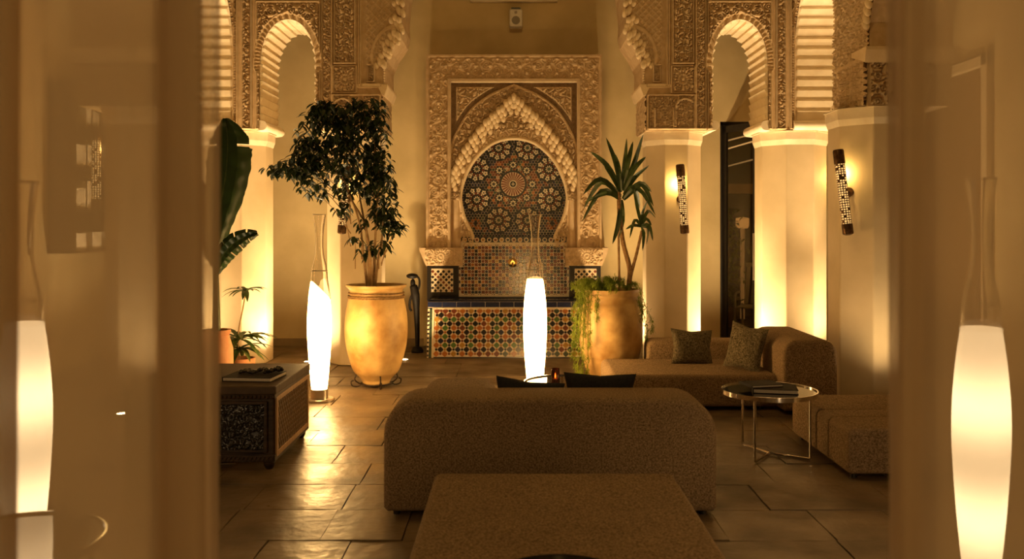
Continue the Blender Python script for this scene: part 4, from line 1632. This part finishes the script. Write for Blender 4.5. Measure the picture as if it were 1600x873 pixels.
# two carved front panels with frames
for k, (x0, x1) in enumerate(((-hw + .07, -.03), (.03, hw - .07))):
    z0, z1 = .135, .43
    fr_p = MB().box(x0 - .02, x0, -hd - .006, -hd + .02, z0 - .02, z1 + .02).box(x1, x1 + .02, -hd - .006, -hd + .02, z0 - .02, z1 + .02).box(x0, x1, -hd - .006, -hd + .02, z1, z1 + .02).box(x0, x1, -hd - .006, -hd + .02, z0 - .02, z0)
    pf = fr_p.build('front_panel', WOODD, ch, bevel=.004)
    relief('carving', (0, -hd + .012, 0), (1, 0, 0), (0, 0, 1), (0, -1, 0), x0, x1, z0, z1, .005,
           lambda U, V: .002 + .018 * p_floral(U, V, .085) * (1 - .4 * p_geo(U, V, .13)), None, BLACKGL, pf)
# lattice side
z0, z1, y0, y1 = .115, .44, -hd + .075, hd - .06
b = MB().box(hw - .012, hw + .004, y0 - .04, y0, z0 - .035, z1 + .03).box(hw - .012, hw + .004, y1, y1 + .04, z0 - .035, z1 + .03).box(hw - .012, hw + .004, y0, y1, z1, z1 + .03).box(hw - .012, hw + .004, y0, y1, z0 - .035, z0)
lf = b.build('side_panel', WOODG, ch, bevel=.004)
b = MB()
pitchl = .05
fl = frame((hw - .012, 0, 0), (0, 1, 0), (0, 0, 1), (1, 0, 0))
for sg in (1, -1):
    k = -40
    while k < 60:
        c0 = k * pitchl
        # line v = sg*1.35*(u-c0) clipped to panel
        pts_ = []
        for uu in np.linspace(y0, y1, 160):
            vv = z0 + sg * 1.35 * (uu - y0 - c0)
            if z0 <= vv <= z1: pts_.append((uu, vv))
        if len(pts_) > 2:
            (ua, va), (ub, vb) = pts_[0], pts_[-1]
            d = Vector((ub - ua, vb - va)); nrm = Vector((-d.y, d.x)).normalized() * .0075
            b.prism([(ua + nrm.x, va + nrm.y), (ua - nrm.x, va - nrm.y), (ub - nrm.x, vb - nrm.y), (ub + nrm.x, vb + nrm.y)], fl, .004 if sg > 0 else 0, .012 if sg > 0 else .008, 0)
        k += 1
tag(b.build('lattice', WOODM, lf), kind='stuff')
for sx_, sy_ in ((-1, -1), (1, -1), (-1, 1), (1, 1)):
    MB().lathe([(.022, 0), (.034, .02), (.038, .045), (.028, .06)], 14).build('foot', WOODD, ch, smooth=True, loc=(sx_ * (hw - .05), sy_ * (hd - .05), 0))

bkx = at(401, 585, 6.2)
book('book', (-1.78, 6.16, CH + .001), .34, .30, .028, R(-6), 'black covered book with pale pages on the carved chest', BOOKC)
o = empty('beaded_ornament', (-1.75, 6.2, CH + .030), R(8))
tag(o, 'dark beaded ornament heaped on the chest book', 'ornament')
b = MB()
orr = random.Random(4)
for i in range(70):
    t = i / 70
    x = -.13 + .27 * t + orr.uniform(-.01, .01)
    y_ = .05 * math.sin(t * 16) + .02 * orr.uniform(-1, 1)
    r = .009 + .006 * orr.random()
    b.ellipsoid((x, y_, r * .9 + .022 * t * orr.random()), r * 1.2, r, r * .9, 8, 5)
b.build('beads', BLACKGL, o, smooth=True, recalc=False)

# ================================================================== POTS AND PLANTS
def pot_lathe(b, prof, n=44):
    pr = smooth_path([(r, 0, z) for r, z in prof], len(prof) * 5)
    outer = [(max(p.x, .01), p.z) for p in pr]
    b.lathe(outer, n, cap0=True, cap1=False)
    return outer


def big_pot(name, loc, label, prof, ropes=(), stand=False, group='ochre clay oil jars'):
    o = empty(name, loc)
    tag(o, label, 'pot', group)
    b = MB()
    pr = smooth_path([(r, 0, z) for r, z in prof], len(prof) * 6)
    outer = [(p.x, p.z) for p in pr]
    rt, zt_ = outer[-1]
    inner = [(rt - .03, zt_ - .002), (rt - .04, zt_ - .08)]
    b.lathe(outer + inner, 48, cap0=True, cap1=True)
    b.build('body', CLAY, o, smooth=True)
    MB().lathe([(.01, zt_ - .055), (rt - .042, zt_ - .06)], 24, cap0=True, cap1=False).build('soil', SOIL, o)
    for (z, r) in ropes:
        pts_ = [((r + .004 * math.sin(k * 2.4)) * math.cos(2 * math.pi * k / 96), (r + .004 * math.sin(k * 2.4)) * math.sin(2 * math.pi * k / 96), z) for k in range(96)]
        MB().tube(pts_, [.007 + .003 * abs(math.sin(k * 1.2)) for k in range(96)], 6, closed=True).build('rope', ROPE, o, smooth=True)
    if stand:
        b = MB()
        for zz, rr in ((.14, .20), (.03, .15)):
            b.tube([(rr * math.cos(2 * math.pi * k / 40), rr * math.sin(2 * math.pi * k / 40), zz) for k in range(40)], .007, 6, closed=True)
        for k in range(4):
            a = R(20 + 90 * k)
            ca, sa = math.cos(a), math.sin(a)
            pts_ = [(.19, .14), (.215, .08), (.175, .04), (.15, .03), (.19, .008), (.24, .02), (.25, .06), (.225, .07)]
            b.tube(smooth_path([(r * ca, r * sa, z) for r, z in pts_], 24), .007, 6)
        b.build('iron_stand', IRON, o, smooth=True)
    return o, zt_


Y1 = 8.92
jar_x = atx(588, Y1)
prof1 = [(.10, .03), (.13, .035), (.145, .07), (.17, .10), (.225, .16), (.265, .27), (.30, .42), (.312, .56), (.305, .70), (.285, .82), (.265, .90), (.262, .945), (.27, .97), (.295, .99), (.30, 1.012)]
jar, jz = big_pot('clay_jar', (jar_x, Y1, 0), 'pale ochre clay jar in an iron stand holding the ficus', prof1, ((.885, .274), (.90, .272), (.93, .268)), True)

Y2 = 9.0
jar2_x = atx(954, Y2)
prof2 = [(.16, 0), (.19, .03), (.235, .12), (.285, .28), (.315, .45), (.318, .60), (.305, .73), (.285, .80), (.272, .83), (.272, .87), (.285, .90), (.28, .93), (.292, .962)]
jar2, j2z = big_pot('clay_jar', (jar2_x, Y2, 0), 'mottled ochre clay jar under the yucca and trailing fern', prof2, ())


def leaf_blade(b, base, direction, length, width, droop=.3, fold=.25, seg=4, mi=0, up=Vector((0, 0, 1))):
    """strap leaf bending down along its length"""
    d = Vector(direction).normalized()
    side = d.cross(up)
    if side.length < 1e-3: side = d.cross(Vector((1, 0, 0)))
    side.normalize()
    vs, fs = [], []
    p = Vector(base)
    st = length / seg
    cur = d.copy()
    for i in range(seg + 1):
        t = i / seg
        w = width * (math.sin(math.pi * min(1, (t * .82 + .16))) ** .8) * .5 if i < seg else 0.002
        nrm = side.cross(cur).normalized()
        vs += [p - side * w + nrm * w * fold, p, p + side * w + nrm * w * fold]
        cur = (cur + Vector((0, 0, -droop / seg))).normalized()
        p = p + cur * st
    for i in range(seg):
        a = i * 3
        fs += [(a, a + 1, a + 4, a + 3), (a + 1, a + 2, a + 5, a + 4)]
    b.add(vs, fs, mi)


# ---- ficus
tree = empty('ficus_tree', (jar_x, Y1, jz - .06))
tag(tree, 'leafy weeping ficus growing in the pale jar', 'tree')
TO = Vector(tree.location)
tg = random.Random(11)


def tp(px, py, dy=0.0):
    return at(px, py, Y1 + dy) - TO


blobs = [(508, 180, 30, 18, 110), (505, 165, 18, 9, 40), (478, 222, 22, 14, 60), (595, 172, 12, 8, 24), (545, 178, 46, 22, 210), (520, 205, 56, 26, 240), (560, 215, 45, 40, 260), (500, 240, 40, 22, 170), (548, 250, 52, 34, 300), (585, 195, 18, 20, 70),
         (462, 262, 34, 15, 120), (432, 264, 20, 8, 40), (490, 285, 24, 20, 90), (590, 255, 22, 30, 130), (585, 290, 34, 26, 190), (600, 320, 22, 28, 120),
         (545, 290, 26, 16, 70), (535, 325, 12, 12, 26), (612, 355, 22, 10, 46), (600, 340, 18, 16, 50), (565, 345, 10, 12, 18), (592, 385, 22, 13, 46), (572, 392, 14, 12, 26),
         (555, 375, 10, 8, 12), (495, 170, 10, 8, 16), (570, 160, 30, 8, 40), (622, 352, 12, 8, 20), (500, 305, 8, 8, 12), (480, 255, 30, 18, 90)]
b = MB()
stems = [((577, 446), (575, 380), (566, 330), (556, 270), (545, 200)), ((583, 446), (586, 390), (588, 330), (592, 270), (580, 200)),
         ((580, 446), (578, 400), (570, 350), (548, 310), (520, 250), (470, 262)), ((586, 446), (592, 400), (600, 350), (600, 320)),
         ((574, 446), (568, 400), (562, 350), (545, 300), (510, 215))]
for i, st in enumerate(stems):
    pts_ = smooth_path([tp(px, py, .05 * math.sin(i * 2 + k)) for k, (px, py) in enumerate(st)], 22)
    pts_[0].z -= .03
    MB().tube(pts_, [.016 - .011 * k / 22 for k in range(23)], 7).build('stem', BARK, tree, smooth=True)
for (px, py, rx, ry, n) in blobs:
    src = tp(min(max(px, 548), 596), min(py + 60, 420))
    end = tp(px, py)
    pts_ = smooth_path([src, (src + end) / 2 + Vector((0, 0, .03)), end], 8)
    b.tube(pts_, [.006 - .004 * k / 8 for k in range(9)], 5)
b.build('twigs', BARK, tree, smooth=True, recalc=False)
b = MB()
k_ = Y1 / FOC
for (px, py, rx, ry, n) in blobs:
    c = tp(px, py)
    for _ in range(int(n * .9)):
        while True:
            u, v, w = tg.uniform(-1, 1), tg.uniform(-1, 1), tg.uniform(-1, 1)
            if u * u + v * v + w * w < 1: break
        pos = c + Vector((u * rx * k_ * 1.08, w * (rx + ry) * .5 * k_ * 1.0, v * ry * k_ * 1.08))
        a = tg.uniform(0, 2 * math.pi)
        d = Vector((math.cos(a), math.sin(a), tg.uniform(-1.1, .05)))
        leaf_blade(b, pos, d, tg.uniform(.07, .115), tg.uniform(.03, .046), .5, .3, 3)
f_ = b.build('foliage', LEAF, tree, recalc=False)
tag(f_, kind='stuff')

# ---- yucca and fern in the second jar
yu = empty('yucca', (jar2_x, Y2, j2z - .06))
tag(yu, 'spiky yucca with two cane trunks in the mottled jar', 'plant')
YO = Vector(yu.location)


def yp(px, py, dy=0.0):
    return at(px, py, Y2 + dy) - YO


for path_, r0 in ((((982, 452), (984, 420), (974, 380), (968, 335), (967, 300)), .026), (((984, 452), (986, 430), (995, 395), (1003, 360)), .018)):
    pts_ = smooth_path([yp(*q) for q in path_], 26)
    pts_[0].z -= .02
    MB().tube(pts_, [r0 * (1 - .25 * k / 26) * (1 + .08 * (k % 2)) for k in range(27)], 9).build('trunk', BARKY, yu, smooth=True)
MB().tube([yp(968, 454), yp(966, 345)], .012, 8).build('support_cane', BARK, yu, smooth=True)
yg = random.Random(9)
leaf_px = [((970, 296), (962, 255), (947, 215)), ((972, 292), (976, 252), (979, 216)), ((972, 292), (981, 255), (989, 221)), ((972, 296), (990, 258), (1005, 210)),
           ((970, 296), (948, 258), (923, 237)), ((974, 298), (990, 265), (1009, 245)), ((970, 300), (958, 276), (944, 259)), ((974, 304), (992, 276), (1014, 258)),
           ((970, 306), (938, 280), (911, 304)), ((970, 308), (940, 284), (912, 326)), ((970, 312), (940, 298), (910, 345)), ((970, 312), (948, 302), (914, 316)),
           ((974, 308), (1000, 286), (1018, 300)), ((974, 310), (1002, 288), (1021, 322)), ((974, 312), (998, 296), (1024, 336)), ((970, 318), (966, 350), (957, 381)),
           ((970, 300), (966, 262), (960, 240)), ((973, 310), (990, 292), (1000, 326)), ((971, 312), (972, 345), (966, 372)),
           ((1002, 352), (1010, 342), (1018, 352)), ((1002, 352), (1014, 352), (1020, 376)), ((1002, 354), (1012, 356), (1010, 382)), ((1002, 354), (992, 344), (984, 372)),
           ((1002, 350), (996, 325), (990, 296)), ((1002, 352), (1004, 330), (1012, 312)), ((1002, 354), (990, 352), (978, 358)), ((1002, 354), (1006, 365), (1004, 392)), ((1002, 352), (1012, 330), (1024, 340))]
for li, (p0, p1, p2) in enumerate(leaf_px):
    dy1, dy2 = yg.uniform(-.14, .14), yg.uniform(-.30, .30)
    q0, q1, q2 = yp(*p0), yp(*p1, dy1), yp(*p2, dy2)
    pth = smooth_path([q0, q1, q2], 8)
    vs, fs = [], []
    wmax = .052 if li < 19 else .034
    for k, p in enumerate(pth):
        t = k / 8
        w = wmax * .5 * (math.sin(math.pi * (t * .86 + .14)) ** .7) if k < 8 else .001
        tan = (pth[min(k + 1, 8)] - pth[max(k - 1, 0)]).normalized()
        sd = tan.cross(Vector((.25 * math.sin(li * 1.9), -1, .35 * math.cos(li * 2.3)))).normalized()
        nr = sd.cross(tan).normalized()
        vs += [p - sd * w + nr * w * .35, p, p + sd * w + nr * w * .35]
    for k in range(8):
        a = k * 3
        fs += [(a, a + 1, a + 4, a + 3), (a + 1, a + 2, a + 5, a + 4)]
    MB().add(vs, fs).build('leaf', LEAFY, yu, recalc=False)

fe = empty('trailing_fern', (jar2_x - .1, Y2 - .05, j2z - .06))
tag(fe, 'feathery yellow green fern trailing over the mottled jar', 'plant')
FE = Vector(fe.location)
fg = random.Random(12)
b = MB(); bs = MB()


def frond(pts_, n, size):
    path_ = smooth_path(pts_, n)
    bs.tube(path_, .0025, 4)
    for i, p in enumerate(path_[2:]):
        for _ in range(17):
            d = Vector((fg.uniform(-1, 1), fg.uniform(-1, 1), fg.uniform(-.9, .7)))
            leaf_blade(b, p + Vector((fg.uniform(-1, 1), fg.uniform(-1, 1), fg.uniform(-1, 1))) * .018, d, size * fg.uniform(.5, 1.2), .006, .3, .2, 2)


def fp(px, py, dy):
    return at(px, py, Y2 + dy) - FE


for k in range(26):      # crown of the fern
    a = fg.uniform(0, 2 * math.pi)
    r = fg.uniform(.1, .26)
    frond([Vector((0, 0, 0)), Vector((r * .6 * math.cos(a), r * .6 * math.sin(a), .10 + fg.uniform(0, .08))), Vector((r * 1.2 * math.cos(a) , r * 1.2 * math.sin(a), .07 + fg.uniform(-.03, .09)))], 12, .034)
for (x1, y1_, x2, y2_, dy) in ((925, 448, 912, 560, -.12), (918, 450, 900, 575, -.08), (912, 452, 897, 540, -.02), (922, 450, 908, 583, -.16), (915, 450, 893, 500, .03), (930, 450, 920, 540, -.2),
                              (920, 450, 905, 520, -.12), (926, 450, 917, 585, -.14), (938, 450, 934, 500, -.26), (990, 450, 1010, 530, -.05), (994, 450, 1018, 520, .05), (990, 450, 1003, 500, -.1), (912, 450, 902, 586, -.05), (908, 452, 896, 560, -.1), (918, 450, 899, 530, -.18), (915, 450, 905, 588, -.2), (922, 450, 913, 520, -.22)):
    frond([fp(945 if x1 < 950 else 975, 456, 0), fp(x1, y1_ - 8, dy * .6), fp(x1 + (x2 - x1) * .3 - (4 if x1 < 950 else -4), y1_ + 20, dy * 1.3), fp(x2 + fg.uniform(-3, 3), y2_ - 20, dy * 1.7), fp(x2, y2_, dy * 1.5)], 22, .036)
tag(b.build('fronds', LEAFF, fe, recalc=False), kind='stuff')
bs.build('stems', LEAFF, fe, smooth=True, recalc=False)

# ---- small dracaena in terracotta, by the chest
YD = 8.5
dx = atx(377, YD)
o = empty('terracotta_pot', (dx, YD, 0))
tag(o, 'round terracotta pot behind the carved chest with small dracaena', 'pot')
b = MB().lathe([(.085, 0), (.115, .28), (.128, .29), (.13, .345), (.116, .346), (.105, .29)], 32)
b.build('body', TERRA, o, smooth=True)
o = empty('dracaena', (dx, YD, .29))
tag(o, 'small striped dracaena in the terracotta pot', 'plant')
DO = Vector(o.location)
st = smooth_path([at(375, 572, YD) - DO, at(372, 525, YD) - DO, at(380, 480, YD) - DO, at(384, 455, YD) - DO], 14)
st[0] = Vector((0, 0, 0))
MB().tube(st, .007, 7).build('stem', BARK, o, smooth=True)
dgr = random.Random(2)
for (hp, n, ln, w) in (((384, 455), 13, .24, .046), ((374, 530), 30, .37, .055), ((376, 545), 16, .32, .05)):
    base = at(hp[0], hp[1], YD) - DO
    for k in range(n):
        a = 2.4 * k + dgr.uniform(-.2, .2)
        el = dgr.uniform(.1, .9)
        bb_ = MB()
        leaf_blade(bb_, base, Vector((math.cos(a), math.sin(a), el)), ln * dgr.uniform(.7, 1.1), w, 1.1, .3, 5)
        bb_.build('leaf', LEAFD, o, recalc=False)

# ---- banana plant in a tall terracotta pot at the curtain edge
YBN = 8.0
bx = atx(338, YBN)
o = empty('terracotta_pot', (bx, YBN, 0))
tag(o, 'tall terracotta pot at the left curtain edge with banana plant', 'pot')
MB().lathe([(.12, 0), (.15, .2), (.145, .5), (.11, .62), (.125, .65), (.125, .67), (.10, .67), (.09, .6)], 32).build('body', TERRA, o, smooth=True)
o = empty('banana_plant', (bx, YBN, .6))
tag(o, 'banana plant with broad dark leaves beside the left curtain', 'plant')
BO = Vector(o.location)


def banana_leaf(spine, widths, parent, tears, twist=.25):
    """spine: points, widths: half widths along it; tears cut the margin into flaps"""
    pth = smooth_path(spine, 56)
    fr_ = [widths[0] + 0 * k for k in range(57)]
    b_ = MB()
    vs, fs = [], []
    for i, p in enumerate(pth):
        t = i / 56
        w = np.interp(t, np.linspace(0, 1, len(widths)), widths)
        tan = (pth[min(i + 1, 56)] - pth[max(i - 1, 0)]).normalized()
        sd = tan.cross(Vector((0, 1, 0))).normalized()
        nr = Vector((0, -1, 0))
        rip = .012 * math.sin(i * 1.1)
        vs += [p - sd * w + nr * (-.25 * w + rip), p - sd * w * .5 + nr * (.02 + rip * .5), p, p + sd * w * .5 + nr * (.02 - rip * .5), p + sd * w + nr * (-.25 * w - rip)]
    for i in range(56):
        for j in range(4):
            if i in tears and j in (0, 3): continue
            a = i * 5 + j
            fs.append((a, a + 1, a + 6, a + 5))
    b_.add(vs, fs)
    lf_ = b_.build('leaf', LEAFB, parent, smooth=True, recalc=False)
    md = lf_.modifiers.new('thick', 'SOLIDIFY'); md.thickness = .002
    MB().tube(pth, [.012 - .009 * k / 56 for k in range(57)], 6).build('midrib', LEAFD, lf_, smooth=True)


def bpnt(px, py, dy=0.0):
    return at(px, py, YBN + dy) - BO


MB().tube(smooth_path([Vector((0, 0, -.02)), bpnt(338, 470), bpnt(336, 400)], 10), [.04 - .02 * k / 10 for k in range(11)], 10).build('stem', LEAFD, o, smooth=True)
banana_leaf([bpnt(336, 400), bpnt(340, 350, -.05), bpnt(352, 280, -.1), bpnt(356, 225, -.12), bpnt(352, 185, -.1)], [.01, .10, .17, .20, .17, .02], o, (41,))
banana_leaf([bpnt(337, 430), bpnt(345, 405, -.05), bpnt(360, 385, -.1), bpnt(382, 370, -.14), bpnt(403, 364, -.16)], [.01, .07, .09, .09, .06, .015], o, (25, 35, 45))
banana_leaf([bpnt(337, 420), bpnt(325, 370, .1), bpnt(300, 300, .2), bpnt(285, 250, .25)], [.01, .10, .16, .12, .02], o, (20,))
banana_leaf([bpnt(340, 400, .1), bpnt(358, 330, .2), bpnt(378, 270, .25), bpnt(392, 232, .25)], [.01, .06, .08, .05, .01], o, (33,))

# ================================================================== STATUE
sx_ = atx(647, 11.3)
o = empty('figurine', (sx_, 11.3, 0))
tag(o, 'slender dark carved figure standing beside the fountain', 'statue')
SO = Vector((sx_, 11.3, 0))


def spnt(px, py, dy=0):
    return at(px, py, 11.3 + dy) - SO


b = MB()
pts_ = smooth_path([spnt(652, 548), spnt(652, 520), spnt(651, 490), spnt(650, 470), spnt(648, 455), spnt(646, 447), spnt(645, 443)], 30)
rad = np.interp(np.linspace(0, 1, 31), [0, .1, .4, .6, .75, .85, .93, 1], [.022, .028, .04, .055, .05, .048, .025, .02])
b.tube(pts_, list(rad), 12)
b.ellipsoid(spnt(645, 442), .032, .036, .055, 12, 8)
b.build('body', EBONY, o, smooth=True, recalc=False)
b = MB()
b.ellipsoid(spnt(644, 431), .075, .055, .035, 14, 8)
b.build('head_load', EBONY, o, smooth=True, recalc=False)
b = MB()
b.tube(smooth_path([spnt(651, 455), spnt(655, 448), spnt(655, 436), spnt(650, 431)], 12), .014, 8)
b.tube(smooth_path([spnt(646, 456), spnt(641, 468), spnt(640, 480), spnt(643, 486)], 12), .015, 8)
b.build('arm', EBONY, o, smooth=True, recalc=False)
MB().lathe([(.075, 0), (.08, .02), (.06, .06), (.03, .075)], 20, c=(spnt(652, 548).x, 0)).build('base', EBONY, o, smooth=True)

# ================================================================== GLASS DOOR AND WHAT LIES BEHIND IT
d1 = empty('door_1', (DX0, YW + .1, 0))
tag(d1, 'tall open glass door in a black metal frame beyond the right arch', kind='structure')
MB().box(0, .05, -.06, .06, 0, DZ).box(DX1 - DX0 - .05, DX1 - DX0, -.06, .06, 0, DZ).box(0, DX1 - DX0, -.06, .06, DZ - .05, DZ).box(.66, .71, -.04, .04, 0, DZ - .05).build('door_frame', BLACKM, d1, bevel=.004)
MB().box(.71, DX1 - DX0 - .05, -.008, .008, .02, DZ - .05).build('pane', PANE, d1)
# leaf standing open towards the courtyard
leafM = Matrix.Translation((.05, -.06, 0)) @ Matrix.Rotation(R(-58), 4, 'Z')
lfo = MB()
W_ = .62
for bxs in ((0, .07, 0, DZ - .06), (W_ - .08, W_, 0, DZ - .06), (0, W_, 0, .1), (0, W_, DZ - .15, DZ - .06)):
    lfo.box(bxs[0], bxs[1], -.02, .02, bxs[2], bxs[3], M=leafM)
lf1 = lfo.build('door_leaf', BLACKM, d1)
MB().box(.07, W_ - .08, -.005, .005, .1, DZ - .15, M=leafM).build('pane', PANE, lf1)
MB().tube([leafM @ Vector((W_ - .04, -.05, .9)), leafM @ Vector((W_ - .04, -.05, 1.5))], .012, 8).build('handle', STEEL, lf1, smooth=True)

# pale garden chair in the dark room
cpos = at(1182, 500, 13.3)
o = empty('garden_chair', (cpos.x, 13.3, 0), R(-25))
tag(o, 'pale plastic reclining chair in the dark room behind the glass door', 'chair')
for sgn in (-1, 1):
    MB().tube(smooth_path([(sgn * .27, -.3, 0), (sgn * .27, -.26, .4), (sgn * .27, -.2, .58), (sgn * .27, .15, .6)], 12), .018, 8).build('armrest', WHITEP, o, smooth=True)
    MB().tube([(sgn * .25, .28, 0), (sgn * .25, .2, .42)], .018, 8).build('leg', WHITEP, o, smooth=True)
MB().box(-.25, .25, -.28, .2, .38, .41).build('seat', WHITEP, o, bevel=.01)
for k in range(5):
    M_ = Matrix.Translation((0, .2, .42)) @ Matrix.Rotation(R(-24), 4, 'X')
    MB().box(-.22 + k * .095, -.22 + k * .095 + .06, -.012, .012, 0, .62, M=M_).build('back_slat', WHITEP, o, bevel=.006)
MB().box(-.24, .24, -.016, .016, .60, .66, M=M_).build('back_rail', WHITEP, o, bevel=.008)
# a lit column lamp and a leafy plant deep in the dark room
fl_ = at(1160, 480, 15.0)
o = empty('column_lamp', (fl_.x, 15.0, 0))
tag(o, 'thin glowing column lamp deep in the dark room', 'lamp')
MB().lathe([(.10, 0), (.10, .04)], 20).build('base', BLACKM, o, smooth=True)
MB().lathe([(.035, .04), (.035, 1.55)], 16).build('pole', emit_mat('column_glow', (1, .5, .15), .22, (.02, .012, .006)), o, smooth=True)
MB().lathe([(.09, 1.55), (.11, 1.6), (.11, 1.72), (.02, 1.74)], 20).build('shade', emit_mat('column_shade', (1, .5, .15), .55, (.02, .012, .006)), o, smooth=True)
bm_z = atz(302, 13.0)
tag(MB().box(DX0 - .6, 5.2, 13.0, 13.2, bm_z, bm_z + .14).build('trim_1', mat('room_beam', (.30, .2, .1), (.36, .25, .13), .6, 8)), 'tan beam crossing the dark room behind the glass door', kind='structure')
for k, (pa, pb) in enumerate((((1128, 235), (1200, 214)), ((1128, 222), (1200, 203)), ((1128, 262), (1200, 243)))):
    a_, c_ = at(*pa, 14.6 - k * .3), at(*pb, 13.2 - k * .3)
    o = MB().tube([a_, c_], .012, 6).build('reflection_bar', emit_mat('reflection_glow', (1, .62, .28), 1.1 - .35 * k), smooth=True)  # glowing bars added in place of line reflections in the door glass
    tag(o, '%s thin glowing bar standing in for a door glass reflection' % ('middle', 'highest', 'lowest')[k], 'reflection bar', 'glowing bars standing in for door glass reflections')
ip = at(1137, 470, 14.2)
o = empty('indoor_plant', (ip.x, 14.2, 0))
tag(o, 'leafy green plant dimly seen through the glass door', 'plant')
MB().lathe([(.11, 0), (.14, .3), (.13, .3), (.1, .25)], 20).build('planter', TERRA, o, smooth=True)
b = MB()
for _ in range(260):
    p = Vector((tg.gauss(0, .12), tg.gauss(0, .12), tg.uniform(.4, 1.9)))
    leaf_blade(b, p, Vector((tg.uniform(-1, 1), tg.uniform(-1, 1), tg.uniform(-.8, .6))), .12, .05, .5, .3, 3)
tag(b.build('foliage', LEAFF, o, recalc=False), kind='stuff')
MB().tube([(0, 0, .2), (.02, 0, 1.8)], .012, 7).build('stem', BARK, o, smooth=True)
point_light('dark_room_fill', (4.6, 12.6, 2.2), 16, .1)  # unseen fill light, added to brighten the room behind the glass door

# ================================================================== BOOKSHELF ON THE GALLERY WALL
o = empty('bookshelf', (-5.0, 10.35, 1.3))
tag(o, 'dark wall bookshelf beyond the left sheer curtain', 'bookshelf')
b = MB()
D_ = .28
hy, hz = .75, 1.86
b.box(0, .02, -hy, hy, 0, hz)
b.build('back_panel', BLACKM, o)
for y_ in (-hy, hy - .04):
    MB().box(0.0, D_, y_, y_ + .04, 0, hz).build('side_panel', WOODD, o)
zs_ = [0, .46, .92, 1.38, hz - .04]
for z in zs_:
    MB().box(0.0, D_, -hy, hy, z, z + .035).build('shelf', WOODD, o)
sb = random.Random(8)
for si, z in enumerate(zs_[:-1]):
    y_ = -hy + .1
    while y_ < hy - .2:
        if sb.random() < .55:
            w = sb.uniform(.10, .24); h = sb.uniform(.16, .30)
            q = empty('book', (-5 + .16, 10.35 + y_ + w / 2, 1.3 + z + .036))
            tag(q, 'pale book on the %s shelf of the dark wall bookshelf' % ('lowest', 'second lowest', 'second highest', 'highest')[si], 'book', 'pale books on the wall bookshelf')
            MB().box(-.1, .1, -w / 2, -w / 2 + .006, 0, h).box(-.1, .1, w / 2 - .006, w / 2, 0, h).box(.094, .1, -w / 2, w / 2, 0, h).build('cover', PAPER, q)
            MB().box(-.095, .092, -w / 2 + .006, w / 2 - .006, .004, h - .004).build('pages', CREAMP, q)
            y_ += w + .02
        else:
            y_ += sb.uniform(.1, .25)

# ================================================================== SHEER CURTAINS
def curtain(path_xy, label, z0=.02, z1=3.1):
    pts_ = smooth_path([(x, y_, 0) for x, y_ in path_xy], len(path_xy) * 10)
    b = MB()
    vs, fs = [], []
    nz = 10
    for i, p in enumerate(pts_):
        for j in range(nz + 1):
            t = j / nz
            vs.append((p.x + .006 * math.sin(3.0 * t + i * .05), p.y + .01 * math.sin(2.2 * t + i * .08), z0 + (z1 - z0) * t))
    for i in range(len(pts_) - 1):
        for j in range(nz):
            a = i * (nz + 1) + j
            fs.append((a, a + 1, a + nz + 2, a + nz + 1))
    b.add(vs, fs)
    o_ = b.build('sheer_curtain', SHEER, None, smooth=True, recalc=False)
    tag(o_, label, 'curtain', 'sheer voile curtains in the doorway')
    return o_


YC = 1.62
curtain([(-1.6, YC), (-1.45, YC + .05), (-1.30, YC - .03), (-1.16, YC + .04), (-1.06, YC), (-.97, YC + .0), (-.905, YC - .02), (-.905, YC + .02), (-.97, YC + .035), (-.965, YC + .06), (-.90, YC + .05),
         (-.85, YC + .03), (-.78, YC + .045), (-.72, YC + .03), (-.665, YC + .03), (-.62, YC - .01), (-.572, YC - .02), (-.562, YC + .01), (-.60, YC + .03), (-.652, YC + .05), (-.66, YC + .075), (-.62, YC + .08), (-.574, YC + .06), (-.569, YC + .09)],
        'sheer beige curtain hanging at the left of the doorway')
curtain([(1.6, YC), (1.45, YC + .04), (1.30, YC - .02), (1.15, YC + .03), (1.02, YC - .01), (.92, YC + .02), (.82, YC), (.755, YC - .005), (.71, YC - .02), (.703, YC + .01), (.745, YC + .03), (.75, YC + .055), (.71, YC + .06), (.706, YC + .085)],
        'sheer beige curtain hanging at the right of the doorway')
